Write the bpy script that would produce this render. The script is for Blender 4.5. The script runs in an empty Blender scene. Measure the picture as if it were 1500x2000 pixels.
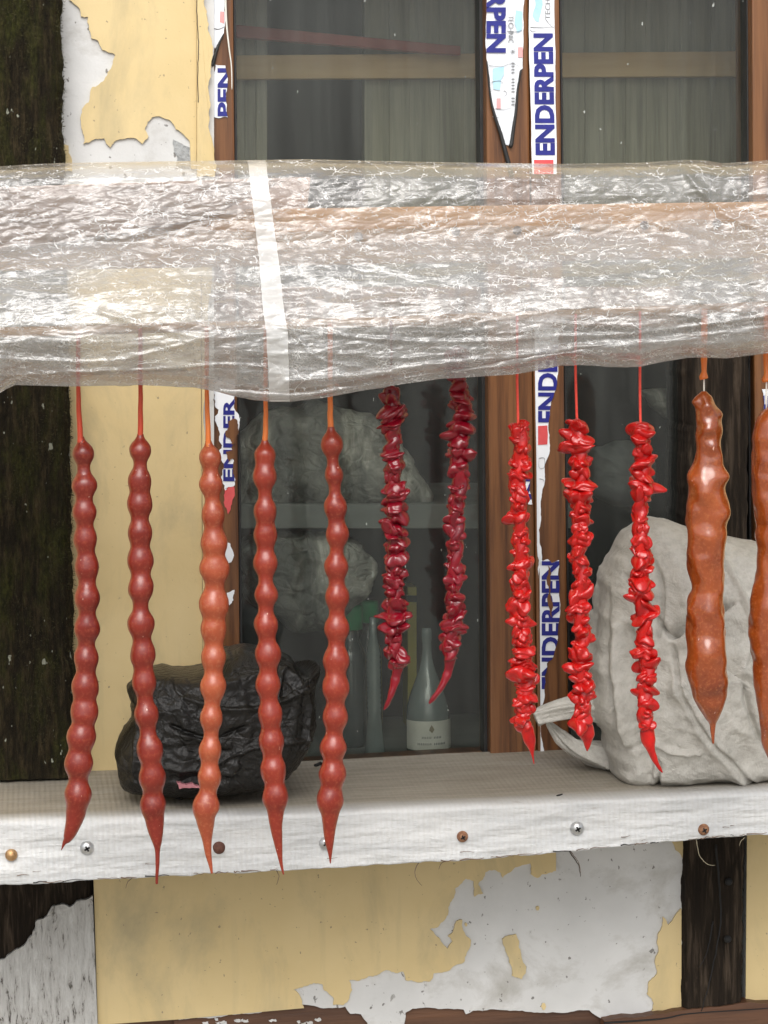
import bpy, bmesh, math, random
import numpy as np
from mathutils import Vector, Matrix, Euler, geometry
R = math.radians
random.seed(7)
rng = np.random.RandomState(11)

# ------------------------------------------------------------ camera, sky, sun, exposure
S = bpy.context.scene
COL = S.collection
F_PX = 4909.0
YAW, PITCH, ROLL, DIST = R(8.0), R(5.4), R(0.9), 1.8
fwd = Vector((math.sin(YAW)*math.cos(PITCH), math.cos(YAW)*math.cos(PITCH), -math.sin(PITCH)))
right0 = fwd.cross(Vector((0, 0, 1))).normalized()
up0 = right0.cross(fwd).normalized()
# picture content turned a little anticlockwise = camera rolled clockwise
rgt = (right0*math.cos(ROLL) - up0*math.sin(ROLL)).normalized()
upv = (up0*math.cos(ROLL) + right0*math.sin(ROLL)).normalized()
CAM = -fwd*DIST
cam_d = bpy.data.cameras.new('camera')
cam_d.sensor_fit = 'HORIZONTAL'; cam_d.sensor_width = 36.0
cam_d.lens = 36.0*F_PX/1500.0
cam_d.clip_start = 0.05; cam_d.clip_end = 2000
cam = bpy.data.objects.new('camera', cam_d); COL.objects.link(cam)
mw = Matrix.Identity(4)
for i, a in enumerate((rgt, upv, -fwd)):
    mw[0][i], mw[1][i], mw[2][i] = a
mw.translation = CAM
cam.matrix_world = mw
S.camera = cam

SUN_DIR = Vector((-0.16, -0.85, 0.98)).normalized()
W = bpy.data.worlds.new('World'); S.world = W; W.use_nodes = True
wn, wl = W.node_tree.nodes, W.node_tree.links
wn.clear()
sky = wn.new('ShaderNodeTexSky'); sky.sky_type = 'NISHITA'; sky.sun_disc = False
sky.sun_elevation = math.asin(SUN_DIR.z)
sky.sun_rotation = math.atan2(SUN_DIR.x, SUN_DIR.y) % (2*math.pi)
sky.air_density = 1.0; sky.dust_density = 4.0; sky.ozone_density = 1.0
hs = wn.new('ShaderNodeHueSaturation'); hs.inputs['Saturation'].default_value = 0.22
bg = wn.new('ShaderNodeBackground'); bg.inputs['Strength'].default_value = 0.15
wo = wn.new('ShaderNodeOutputWorld')
wl.new(sky.outputs[0], hs.inputs['Color']); wl.new(hs.outputs[0], bg.inputs[0]); wl.new(bg.outputs[0], wo.inputs[0])
sl = bpy.data.lights.new('sun', 'SUN'); sl.energy = 1.5; sl.angle = R(50); sl.color = (1.0, 0.965, 0.92)
so = bpy.data.objects.new('sun', sl); COL.objects.link(so)
so.rotation_euler = SUN_DIR.to_track_quat('Z', 'Y').to_euler()
S.view_settings.view_transform = 'Standard'; S.view_settings.look = 'None'
S.view_settings.exposure = 0.52; S.view_settings.gamma = 1.0; S.view_settings.use_curve_mapping = False
S.render.engine = 'CYCLES'
S.cycles.max_bounces = 6; S.cycles.transparent_max_bounces = 12

# ------------------------------------------------------------ geometry helpers
def at(px, py, Y):
    """point of the plane Y = const that the photograph shows at (px, py)"""
    d = rgt*((px-750)/F_PX) + upv*((1000-py)/F_PX) + fwd
    t = (Y-CAM.y)/d.y
    return CAM + d*t
_r, _u, _f, _c = (np.array(v) for v in (rgt, upv, fwd, CAM))
def at_np(px, py, Y):
    px = np.asarray(px, float); py = np.asarray(py, float); Y = np.asarray(Y, float)
    d = _r*((px-750)/F_PX)[..., None] + _u*((1000-py)/F_PX)[..., None] + _f
    t = (Y-_c[1])/d[..., 1]
    return _c + d*t[..., None]
def px_of(p):
    v = Vector(p)-CAM; z = v.dot(fwd)
    return 750+F_PX*v.dot(rgt)/z, 1000-F_PX*v.dot(upv)/z
PXM = DIST/F_PX          # metres per pixel near Y = 0

def hashn(ix, iy, seed):
    n = (ix.astype(np.int64)*374761393 + iy.astype(np.int64)*668265263 + seed*1442695041) & 0xffffffff
    n = ((n ^ (n >> 13))*1274126177) & 0xffffffff
    n = (n ^ (n >> 16)) & 0xffffffff
    return n/4294967295.0
def vnoise(x, y, seed=0):
    ix = np.floor(x); iy = np.floor(y); fx = x-ix; fy = y-iy
    fx = fx*fx*fx*(fx*(fx*6-15)+10); fy = fy*fy*fy*(fy*(fy*6-15)+10)
    a = hashn(ix, iy, seed); b = hashn(ix+1, iy, seed); c = hashn(ix, iy+1, seed); d = hashn(ix+1, iy+1, seed)
    return (a*(1-fx)+b*fx)*(1-fy)+(c*(1-fx)+d*fx)*fy
def fbm(x, y, seed=0, octv=4):
    s = 0; a = 1; t = 0
    for o in range(octv):
        s = s+a*(vnoise(x*2**o, y*2**o, seed+o*17)-.5)*2; t += a; a *= .5
    return s/t
def ridged(x, y, seed=0, octv=3):
    s = 0; a = 1; t = 0
    for o in range(octv):
        n = 1-np.abs((vnoise(x*2**o, y*2**o, seed+o*31)-.5)*2)*1.6
        s = s+a*n; t += a; a *= .5
    return s/t
def worley(x, y, seed=0):
    ix = np.floor(x); iy = np.floor(y)
    f1 = np.full(x.shape, 9.); f2 = np.full(x.shape, 9.)
    for dx in (-1, 0, 1):
        for dy in (-1, 0, 1):
            cx = ix+dx; cy = iy+dy
            qx = cx+hashn(cx, cy, seed); qy = cy+hashn(cx, cy, seed+99)
            d = np.hypot(x-qx, y-qy)
            f2 = np.minimum(f2, np.maximum(f1, d)); f1 = np.minimum(f1, d)
    return f1, f2
def crumple(x, y, seed=0, octv=3):
    """sharp-creased facets, as of crumpled foil; about -1..1"""
    s = 0; a = 1; t = 0
    for o in range(octv):
        k = 1.9**o
        wx = x*k+.45*fbm(x*k*.9, y*k*.9, seed+o*7, 2); wy = y*k+.45*fbm(x*k*.9+40, y*k*.9, seed+o*7+3, 2)
        f1, f2 = worley(wx, wy, seed+o*5)
        s = s+a*(1.0-1.5*f1+.35*(f2-f1)); t += a; a *= .6
    return s/t

def mesh_obj(name, verts, faces, mat, parent=None, base=None, smooth=False):
    me = bpy.data.meshes.new(name)
    V = np.asarray([tuple(v) for v in verts], float) if not isinstance(verts, np.ndarray) else verts.reshape(-1, 3)
    b = base if base is not None else (Vector(parent['_base']) if parent is not None and '_base' in parent else Vector((0, 0, 0)))
    V = V-np.array(b)
    me.from_pydata(V.tolist(), [], faces if isinstance(faces, list) else faces.tolist())
    me.validate()
    if smooth: me.shade_smooth()
    if mat is not None: me.materials.append(mat)
    o = bpy.data.objects.new(name, me); COL.objects.link(o)
    if parent is not None:
        o.parent = parent
        o['_base'] = tuple(b)
    else:
        o.location = b
        o['_base'] = tuple(b)
    return o
def tag(o, label=None, cat=None, group=None, kind=None):
    if label: o['label'] = label
    if cat: o['category'] = cat
    if group: o['group'] = group
    if kind: o['kind'] = kind
    return o
def thing(name, base, label, cat, group=None, kind=None):
    o = bpy.data.objects.new(name, None); COL.objects.link(o); o.location = base
    o.empty_display_size = .02
    o['_base'] = tuple(base)
    return tag(o, label, cat, group, kind)
def grid_faces(nr, nc, wrap=False):
    r = np.arange(nr-1)[:, None]; c = np.arange(nc if wrap else nc-1)[None, :]
    c2 = (c+1) % nc
    a = r*nc+c; b = r*nc+c2; d = (r+1)*nc+c; e = (r+1)*nc+c2
    return np.stack([a, d, e, b], -1).reshape(-1, 4)
def bevel_mesh(verts, faces, w=.001, seg=2):
    bm = bmesh.new()
    vs = [bm.verts.new(v) for v in verts]
    for f in faces: bm.faces.new([vs[i] for i in f])
    bmesh.ops.recalc_face_normals(bm, faces=bm.faces)
    if w > 0: bmesh.ops.bevel(bm, geom=list(bm.edges), offset=w, segments=seg, affect='EDGES', profile=.6)
    bm.verts.index_update()
    V = [tuple(v.co) for v in bm.verts]; Fc = [[v.index for v in f.verts] for f in bm.faces]
    bm.free(); return V, Fc
CUBE = [[0, 1, 2, 3], [7, 6, 5, 4], [0, 4, 5, 1], [1, 5, 6, 2], [2, 6, 7, 3], [3, 7, 4, 0]]
def pxbox(name, quad, Y0, Y1, mat, parent=None, w=.001, base=None, seg=2):
    """box whose front face is a picture quad (tl, tr, br, bl) on plane Y0, going back to Y1"""
    f = [at(x, y, Y0) for x, y in quad]; b = [Vector((p.x, Y1, p.z)) for p in f]
    V, Fc = bevel_mesh(f+b, CUBE, w, seg)
    if base is None and parent is None: base = (f[2]+f[3])/2
    return mesh_obj(name, V, Fc, mat, parent, base)
def wbox(name, lo, hi, mat, parent=None, w=.001, base=None):
    x0, y0, z0 = lo; x1, y1, z1 = hi
    V = [(x0, y0, z1), (x1, y0, z1), (x1, y0, z0), (x0, y0, z0), (x0, y1, z1), (x1, y1, z1), (x1, y1, z0), (x0, y1, z0)]
    V, Fc = bevel_mesh(V, CUBE, w)
    if base is None and parent is None: base = Vector(((x0+x1)/2, (y0+y1)/2, z0))
    return mesh_obj(name, V, Fc, mat, parent, base)
def rough_poly(pts, it=2, amp=.12, maxseg=9, straight=()):
    """fractal ragged edge; the edges whose index is in straight stay straight"""
    out = []
    n = len(pts)
    for i in range(n):
        a = np.array(pts[i], float); b = np.array(pts[(i+1) % n], float)
        seg = [a, b]
        if i not in straight:
            for _ in range(5):
                new = [seg[0]]
                for p, q in zip(seg[:-1], seg[1:]):
                    L = np.hypot(*(q-p))
                    if L > maxseg:
                        nrm = np.array([-(q-p)[1], (q-p)[0]])/L
                        new.append((p+q)/2+nrm*L*amp*random.uniform(-1, 1))
                    new.append(q)
                seg = new
        out += seg[:-1]
    return [tuple(p) for p in out]
def prism(name, poly, Y0, Y1, mat, parent=None, base=None, wob=0.0):
    """traced picture polygon on plane Y0 with thickness back to Y1"""
    n = len(poly)
    tri = geometry.tessellate_polygon([[Vector((x, y, 0)) for x, y in poly]])
    f = []
    for i, (x, y) in enumerate(poly):
        f.append(at(x, y, Y0-(wob*random.random() if wob else 0)))
    b = [Vector((p.x, Y1, p.z)) for p in (at(x, y, Y0) for x, y in poly)]
    faces = []
    for t in tri:
        faces.append([t[0], t[1], t[2]]); faces.append([t[2]+n, t[1]+n, t[0]+n])
    for i in range(n):
        j = (i+1) % n; faces.append([i, j, j+n, i+n])
    bm = bmesh.new(); vs = [bm.verts.new(v) for v in f+b]
    for fc in faces:
        try: bm.faces.new([vs[i] for i in fc])
        except ValueError: pass
    bmesh.ops.recalc_face_normals(bm, faces=bm.faces)
    V = [tuple(v.co) for v in bm.verts]; bm.verts.index_update()
    Fc = [[v.index for v in fc.verts] for fc in bm.faces]; bm.free()
    if base is None and parent is None: base = f[0]
    return mesh_obj(name, V, Fc, mat, parent, base)
def sweep(name, pts, rad, mat, parent=None, seg=16, jitter=None, base=None, squash=None):
    """round tube through world points"""
    P = np.array([tuple(p) for p in pts], float); n = len(P)
    T = np.gradient(P, axis=0); T /= np.linalg.norm(T, axis=1)[:, None]+1e-12
    ref = np.array([0, 1., 0])
    A = np.cross(T, ref); A /= np.linalg.norm(A, axis=1)[:, None]+1e-12
    B = np.cross(A, T)
    th = np.linspace(0, 2*math.pi, seg, endpoint=False)
    rad = np.asarray(rad, float)
    rr = rad[:, None]*np.ones(seg)[None, :]
    if jitter is not None: rr = rr*jitter(np.arange(n)[:, None]*np.ones(seg)[None, :], th[None, :]*np.ones(n)[:, None])
    V = P[:, None, :]+rr[..., None]*(A[:, None, :]*np.cos(th)[None, :, None]+B[:, None, :]*np.sin(th)[None, :, None])
    V = V.reshape(-1, 3)
    Fc = grid_faces(n, seg, True).tolist()
    V = np.vstack([V, P[0], P[-1]])
    for i in range(seg):
        j = (i+1) % seg
        Fc.append([n*seg, i, j]); Fc.append([n*seg+1, (n-1)*seg+j, (n-1)*seg+i])
    return mesh_obj(name, V, Fc, mat, parent, base, smooth=True)
def interp(pts, n=None, xs=None):
    """pts: rows with last column monotone? -> Catmull-Rom through rows"""
    P = np.array(pts, float); out = []
    m = len(P)
    per = n
    for i in range(m-1):
        p0 = P[max(i-1, 0)]; p1 = P[i]; p2 = P[i+1]; p3 = P[min(i+2, m-1)]
        for k in range(per):
            t = k/per
            out.append(.5*((2*p1)+(-p0+p2)*t+(2*p0-5*p1+4*p2-p3)*t*t+(-p0+3*p1-3*p2+p3)*t**3))
    out.append(P[-1]); return np.array(out)
def px_text(s, body_rot, box, clip=None, bold=.02):
    """letters s as (verts in picture px, faces), filling box (x0,y0,x1,y1); body_rot 'up' or 'down' or 'flat'"""
    cu = bpy.data.curves.new('text', 'FONT'); cu.body = s; cu.extrude = .02; cu.offset = bold; cu.resolution_u = 3
    o = bpy.data.objects.new('text', cu); COL.objects.link(o)
    dg = bpy.context.evaluated_depsgraph_get(); dg.update()
    me = bpy.data.meshes.new_from_object(o.evaluated_get(dg)); bpy.data.objects.remove(o)
    V = np.array([v.co[:] for v in me.vertices]); Fc = [list(p.vertices) for p in me.polygons]
    u = (V[:, 0]-V[:, 0].min())/np.ptp(V[:, 0]); v = (V[:, 1]-V[:, 1].min())/np.ptp(V[:, 1]); z = np.sign(V[:, 2])
    x0, y0, x1, y1 = box
    if body_rot == 'up': X = x1-(x1-x0)*v; Yp = y1-(y1-y0)*u
    elif body_rot == 'down': X = x0+(x1-x0)*v; Yp = y0+(y1-y0)*u
    else: X = x0+(x1-x0)*u; Yp = y1-(y1-y0)*v
    V2 = np.stack([X, Yp, z], 1)
    if clip is not None:
        me2 = bpy.data.meshes.new('t2'); me2.from_pydata(V2.tolist(), [], Fc)
        bm = bmesh.new(); bm.from_mesh(me2); bmesh.ops.remove_doubles(bm, verts=bm.verts, dist=1e-4)
        bmesh.ops.recalc_face_normals(bm, faces=bm.faces); bm.to_mesh(me2); bm.free()
        a = bpy.data.objects.new('a', me2); COL.objects.link(a)
        n = len(clip); tri = geometry.tessellate_polygon([[Vector((x, y, 0)) for x, y in clip]])
        CV = [(x, y, -5) for x, y in clip]+[(x, y, 5) for x, y in clip]; CF = []
        for t in tri: CF.append([t[0], t[1], t[2]]); CF.append([t[2]+n, t[1]+n, t[0]+n])
        for i in range(n): j = (i+1) % n; CF.append([i, j, j+n, i+n])
        me3 = bpy.data.meshes.new('t3'); me3.from_pydata(CV, [], CF)
        bm = bmesh.new(); bm.from_mesh(me3); bmesh.ops.recalc_face_normals(bm, faces=bm.faces); bm.to_mesh(me3); bm.free()
        b = bpy.data.objects.new('b', me3); COL.objects.link(b)
        m = a.modifiers.new('m', 'BOOLEAN'); m.operation = 'INTERSECT'; m.object = b; m.solver = 'EXACT'
        dg = bpy.context.evaluated_depsgraph_get(); dg.update()
        r = bpy.data.meshes.new_from_object(a.evaluated_get(dg))
        bpy.data.objects.remove(a); bpy.data.objects.remove(b)
        if len(r.vertices) > 3:
            V2 = np.array([v.co[:] for v in r.vertices]); Fc = [list(p.vertices) for p in r.polygons]
    return V2, Fc
def print_text(s, rot, box, Y0, mat, parent, clip=None, bold=.02, shear=0.0, name='lettering'):
    V2, Fc = px_text(s, rot, box, clip, bold)
    X = V2[:, 0]+shear*(V2[:, 1]-(box[1]+box[3])/2)
    V = at_np(X, V2[:, 1], Y0+V2[:, 2]*.00012)
    return mesh_obj(name, V, Fc, mat, parent)

# ------------------------------------------------------------ materials
class NT:
    def __init__(s, name):
        s.m = bpy.data.materials.new(name); s.m.use_nodes = True; s.t = s.m.node_tree; s.t.nodes.clear()
        s.out = s.n('ShaderNodeOutputMaterial'); s.tc = s.n('ShaderNodeTexCoord')
    def n(s, ty, **kw):
        nd = s.t.nodes.new(ty)
        for k, v in kw.items():
            if hasattr(nd, k): setattr(nd, k, v)
        return nd
    def l(s, a, b): s.t.links.new(a, b)
    def coord(s, sc=(1, 1, 1), rot=(0, 0, 0)):
        mp = s.n('ShaderNodeMapping'); mp.inputs['Scale'].default_value = sc; mp.inputs['Rotation'].default_value = rot
        s.l(s.tc.outputs['Object'], mp.inputs[0]); return mp.outputs[0]
    def noise(s, vec, scale, detail=6, rough=.55, dist=0.0):
        nd = s.n('ShaderNodeTexNoise'); nd.inputs['Scale'].default_value = scale; nd.inputs['Detail'].default_value = detail
        nd.inputs['Roughness'].default_value = rough; nd.inputs['Distortion'].default_value = dist
        s.l(vec, nd.inputs['Vector']); return nd.outputs[0]
    def ramp(s, fac, stops):
        r = s.n('ShaderNodeValToRGB'); e = r.color_ramp.elements
        while len(e) < len(stops): e.new(.5)
        for el, (p, c) in zip(e, stops):
            el.position = p; el.color = (c, c, c, 1) if isinstance(c, (int, float)) else (*c, 1)
        s.l(fac, r.inputs[0]); return r.outputs[0]
    def mix(s, fac, a, b, blend='MIX'):
        m = s.n('ShaderNodeMix', data_type='RGBA', blend_type=blend)
        for sock, v in ((m.inputs[0], fac), (m.inputs[6], a), (m.inputs[7], b)):
            if isinstance(v, bpy.types.NodeSocket): s.l(v, sock)
            elif isinstance(v, (int, float)): sock.default_value = v if sock == m.inputs[0] else (v, v, v, 1)
            else: sock.default_value = (*v, 1)
        return m.outputs[2]
    def math(s, op, a, b=0.0):
        m = s.n('ShaderNodeMath', operation=op)
        for i, v in enumerate((a, b)):
            if isinstance(v, bpy.types.NodeSocket): s.l(v, m.inputs[i])
            else: m.inputs[i].default_value = v
        return m.outputs[0]
    def bump(s, h, strength=.5, dist=.001, prev=None):
        b = s.n('ShaderNodeBump'); b.inputs['Strength'].default_value = strength; b.inputs['Distance'].default_value = dist
        s.l(h, b.inputs['Height'])
        if prev is not None: s.l(prev, b.inputs['Normal'])
        return b.outputs[0]
    def pbsdf(s, col, rough=.5, normal=None, **kw):
        p = s.n('ShaderNodeBsdfPrincipled')
        for k, v in [('Base Color', col), ('Roughness', rough)]+[(k.replace('_', ' '), v) for k, v in kw.items()]:
            sk = p.inputs[k]
            if isinstance(v, bpy.types.NodeSocket): s.l(v, sk)
            elif isinstance(v, (tuple, list)) and len(v) == 3 and k.endswith('Color'): sk.default_value = (*v, 1)
            else: sk.default_value = v
        if normal is not None: s.l(normal, p.inputs['Normal'])
        return p
    def done(s, sh):
        s.l(sh.outputs[0] if hasattr(sh, 'outputs') else sh, s.out.inputs['Surface']); return s.m

def simple(name, c1, c2, scale=60, rough=.6, bump=.3, dist=.0006, stretch=(1, 1, 1), **kw):
    t = NT(name); v = t.coord(stretch); n = t.noise(v, scale)
    c = t.ramp(n, [(.3, c1), (.7, c2)]); b = t.bump(t.noise(v, scale*4), bump, dist)
    return t.done(t.pbsdf(c, rough, b, **kw))

def m_paint(name='yellow_paint', c=((.54, .415, .20), (.62, .49, .26)), dirt=(.30, .26, .16), speck=.62):
    t = NT(name); v = t.coord()
    col = t.ramp(t.noise(v, 9, 4), [(.3, c[0]), (.7, c[1])])
    # greyish smears that run down the wall
    sm = t.noise(t.coord((9, 9, 4)), 1.6, 7, .65, .4)
    col = t.mix(t.ramp(sm, [(.50, 0), (.70, .6)]), col, dirt)
    st = t.noise(t.coord((60, 60, 5)), 1.5, 6, .6)
    col = t.mix(t.ramp(st, [(.58, 0), (.85, .32)]), col, dirt)
    sp = t.noise(v, 260, 2, .5)
    col = t.mix(t.ramp(sp, [(speck+.1, 0), (speck+.14, .7)]), col, (.16, .13, .09))
    b = t.bump(t.noise(v, 30, 5), .25, .002); b = t.bump(t.noise(v, 400, 3), .25, .0003, b)
    return t.done(t.pbsdf(col, .62, b))
def m_plaster():
    t = NT('grey_plaster'); v = t.coord()
    col = t.ramp(t.noise(v, 14, 5), [(.3, (.50, .50, .49)), (.7, (.61, .61, .60))])
    sm = t.noise(t.coord((10, 10, 14)), 1.3, 8, .7, .3)
    col = t.mix(t.ramp(sm, [(.52, 0), (.74, .7)]), col, (.27, .25, .21))
    sp = t.noise(t.coord((1, 1, .8)), 150, 3, .55)
    col = t.mix(t.ramp(sp, [(.655, 0), (.685, .85)]), col, (.13, .12, .11))
    sp2 = t.noise(t.coord((1, 1, .5)), 55, 5, .7)
    col = t.mix(t.ramp(sp2, [(.66, 0), (.70, .7)]), col, (.20, .19, .17))
    b = t.bump(t.noise(v, 60, 6), .4, .0015); b = t.bump(t.noise(v, 500, 3), .3, .0003, b)
    return t.done(t.pbsdf(col, .8, b))
def m_moss():
    t = NT('mossy_bark'); v = t.coord((6, 6, 1)); w = t.coord((3, 3, 1))
    g = t.noise(v, 40, 8, .7, .3)
    col = t.ramp(g, [(.25, (.004, .0033, .0022)), (.5, (.018, .0135, .007)), (.66, (.05, .037, .018)), (.8, (.11, .085, .05))])
    gr = t.noise(w, 14, 7, .7)
    col = t.mix(t.ramp(gr, [(.46, 0), (.68, .75)]), col, t.ramp(t.noise(t.coord((2, 2, 1)), 220, 4), [(.3, (.01, .013, .003)), (.75, (.075, .08, .016))]))
    sp = t.noise(t.coord((2, 2, 1)), 95, 2, .5)
    col = t.mix(t.ramp(sp, [(.715, 0), (.74, 1)]), col, (.33, .34, .27))
    b = t.bump(g, 1.0, .007); b = t.bump(t.noise(t.coord((2, 2, 1)), 300, 4), 1.0, .002, b)
    return t.done(t.pbsdf(col, .95, b, Specular_IOR_Level=.15))
def m_darkwood():
    t = NT('dark_timber')
    g = t.noise(t.coord((9, 9, .8)), 22, 9, .65, .6)
    col = t.ramp(g, [(.25, (.004, .003, .002)), (.5, (.018, .0125, .008)), (.75, (.085, .062, .043))])
    b = t.bump(g, 1.0, .004)
    return t.done(t.pbsdf(col, .9, b, Specular_IOR_Level=.2))
def m_whitewash():
    t = NT('weathered_whitewash')
    g = t.noise(t.coord((5, 5, 1)), 45, 9, .75, .6)
    big = t.noise(t.coord((2.5, 2.5, 1)), 10, 5, .6)
    f = t.math('ADD', t.math('MULTIPLY', g, .75), t.math('MULTIPLY', big, .35))
    col = t.ramp(f, [(.40, (.012, .011, .010)), (.455, (.12, .11, .095)), (.50, (.44, .43, .41)), (.7, (.62, .62, .60))])
    b = t.bump(g, 1.0, .003)
    return t.done(t.pbsdf(col, .85, b))
def m_brownwood(name='brown_laminate', a=(.058, .020, .006), bb=(.15, .060, .019), c=(.21, .092, .032)):
    t = NT(name)
    w = t.n('ShaderNodeTexWave', wave_type='BANDS', bands_direction='X')
    w.inputs['Scale'].default_value = 18; w.inputs['Distortion'].default_value = 9; w.inputs['Detail'].default_value = 4
    w.inputs['Detail Scale'].default_value = 1.2
    t.l(t.coord((1, 1, .09)), w.inputs['Vector'])
    g = t.noise(t.coord((12, 12, .5)), 25, 8, .65)
    f = t.math('ADD', t.math('MULTIPLY', w.outputs[1], .16), t.math('MULTIPLY', g, .80))
    col = t.ramp(f, [(.28, a), (.55, bb), (.85, c)])
    b = t.bump(f, .3, .0006)
    return t.done(t.pbsdf(col, .38, b))
def m_glass():
    t = NT('window_glass')
    tr = t.n('ShaderNodeBsdfTransparent'); tr.inputs[0].default_value = (.87, .885, .86, 1)
    gl = t.n('ShaderNodeBsdfGlossy'); gl.inputs['Roughness'].default_value = .03
    b = t.bump(t.noise(t.coord(), 6, 2), .2, .002); t.l(b, gl.inputs['Normal'])
    fr = t.n('ShaderNodeFresnel'); fr.inputs[0].default_value = 1.52
    m1 = t.n('ShaderNodeMixShader'); t.l(t.math('MULTIPLY', fr.outputs[0], .62), m1.inputs[0]); t.l(tr.outputs[0], m1.inputs[1]); t.l(gl.outputs[0], m1.inputs[2])
    df = t.n('ShaderNodeBsdfDiffuse'); df.inputs[0].default_value = (.62, .66, .62, 1)
    dust = t.ramp(t.noise(t.coord((7, 7, .6)), 9, 8, .7, .3), [(.35, .006), (.75, .04)])
    drops = t.ramp(t.noise(t.coord((1.6, 1, .9)), 120, 2, .5), [(.755, 0), (.775, .6)])
    fac = t.math('ADD', dust, drops)
    m2 = t.n('ShaderNodeMixShader'); t.l(fac, m2.inputs[0]); t.l(m1.outputs[0], m2.inputs[1]); t.l(df.outputs[0], m2.inputs[2])
    return t.done(m2)
def m_film(name='clear_film', base_op=.27, crease=.6, whit=.50):
    t = NT(name)
    v = t.coord((1, 1, 1.7)); 
    nz = t.noise(v, 28, 6, .6); 
    wv = t.n('ShaderNodeVectorMath', operation='ADD'); sc = t.n('ShaderNodeVectorMath', operation='SCALE'); sc.inputs['Scale'].default_value = .030
    cn = t.n('ShaderNodeTexNoise'); cn.inputs['Scale'].default_value = 34; cn.inputs['Detail'].default_value = 4; t.l(v, cn.inputs['Vector'])
    cn.inputs['Roughness'].default_value = .62; t.l(cn.outputs['Color'], sc.inputs[0]); t.l(v, wv.inputs[0]); t.l(sc.outputs[0], wv.inputs[1])
    hs_ = []
    lines = None
    for scl, wdt in ((38, .013), (85, .020), (150, .030)):
        vo = t.n('ShaderNodeTexVoronoi', feature='DISTANCE_TO_EDGE'); vo.inputs['Scale'].default_value = scl
        t.l(wv.outputs[0], vo.inputs['Vector'])
        ln = t.ramp(vo.outputs[0], [(0, 1), (wdt, 0)])
        msk = t.ramp(t.noise(t.coord((.7, 1, 2.2)), scl*.8, 3), [(.55, 0), (.60, 1)])
        ln = t.math('MULTIPLY', ln, msk)
        lines = ln if lines is None else t.math('MAXIMUM', lines, ln)
        hs_.append(vo.outputs[0])
    cl = t.ramp(t.noise(v, 16, 5, .65), [(.4, 0), (.75, .25)])
    op = t.math('ADD', t.math('ADD', t.math('MULTIPLY', lines, crease), cl), base_op)
    op = t.math('MINIMUM', op, .97)
    n1 = t.bump(hs_[0], .22, .0026); n2 = t.bump(hs_[1], .22, .0009, n1); n3 = n2
    df = t.n('ShaderNodeBsdfDiffuse'); df.inputs[0].default_value = (whit, whit, whit*.985, 1); t.l(n2, df.inputs['Normal'])
    tl = t.n('ShaderNodeBsdfTranslucent'); tl.inputs[0].default_value = (whit, whit, whit*.985, 1); t.l(n2, tl.inputs['Normal'])
    dm = t.n('ShaderNodeMixShader'); dm.inputs[0].default_value = .35; t.l(df.outputs[0], dm.inputs[1]); t.l(tl.outputs[0], dm.inputs[2])
    tr = t.n('ShaderNodeBsdfTransparent'); tr.inputs[0].default_value = (.97, .97, .96, 1)
    m1 = t.n('ShaderNodeMixShader'); t.l(op, m1.inputs[0]); t.l(tr.outputs[0], m1.inputs[1]); t.l(dm.outputs[0], m1.inputs[2])
    gl = t.n('ShaderNodeBsdfGlossy'); gl.inputs['Roughness'].default_value = .22; t.l(n3, gl.inputs['Normal'])
    fr = t.n('ShaderNodeFresnel'); fr.inputs[0].default_value = 1.5; t.l(n3, fr.inputs['Normal'])
    m2 = t.n('ShaderNodeMixShader'); t.l(t.math('MINIMUM', t.math('MULTIPLY', fr.outputs[0], 1.7), .6), m2.inputs[0]); t.l(m1.outputs[0], m2.inputs[1]); t.l(gl.outputs[0], m2.inputs[2])
    # the sharp creases are stress-whitened and scatter all light
    wd = t.n('ShaderNodeBsdfDiffuse'); wd.inputs[0].default_value = (.93, .93, .92, 1)
    m3 = t.n('ShaderNodeMixShader'); t.l(t.math('MULTIPLY', lines, crease), m3.inputs[0]); t.l(m2.outputs[0], m3.inputs[1]); t.l(wd.outputs[0], m3.inputs[2])
    return t.done(m3)
def m_candy(name, a, b, c=None, rough=.36, sss=.25, coat=.25, speck=True, nscale=26, crough=.22, spec=.32, cior=1.6):
    t = NT(name); v = t.coord()
    col = t.ramp(t.noise(v, nscale, 5, .6), [(.3, a), (.7, b)])
    if c: col = t.mix(t.ramp(t.noise(v, 420, 3, .6), [(.5, 0), (.8, .55)]), col, c)
    n = t.bump(t.noise(v, 60, 4), .3, .0015); n = t.bump(t.noise(v, 700, 3), .22, .00025, n)
    if speck:
        sp = t.ramp(t.noise(t.coord((1, 1, .5)), 330, 2), [(.735, 0), (.77, .6)])
        col = t.mix(sp, col, (.75, .5, .4))
    r = t.ramp(t.noise(v, 120, 4), [(.3, rough-.06), (.7, rough+.1)])
    p = t.pbsdf(col, r, n, Subsurface_Weight=sss, Subsurface_Radius=(1, .25, .12), Subsurface_Scale=.004, Coat_Weight=coat, Coat_Roughness=crough, Coat_IOR=cior, Specular_IOR_Level=spec)
    return t.done(p)
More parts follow.
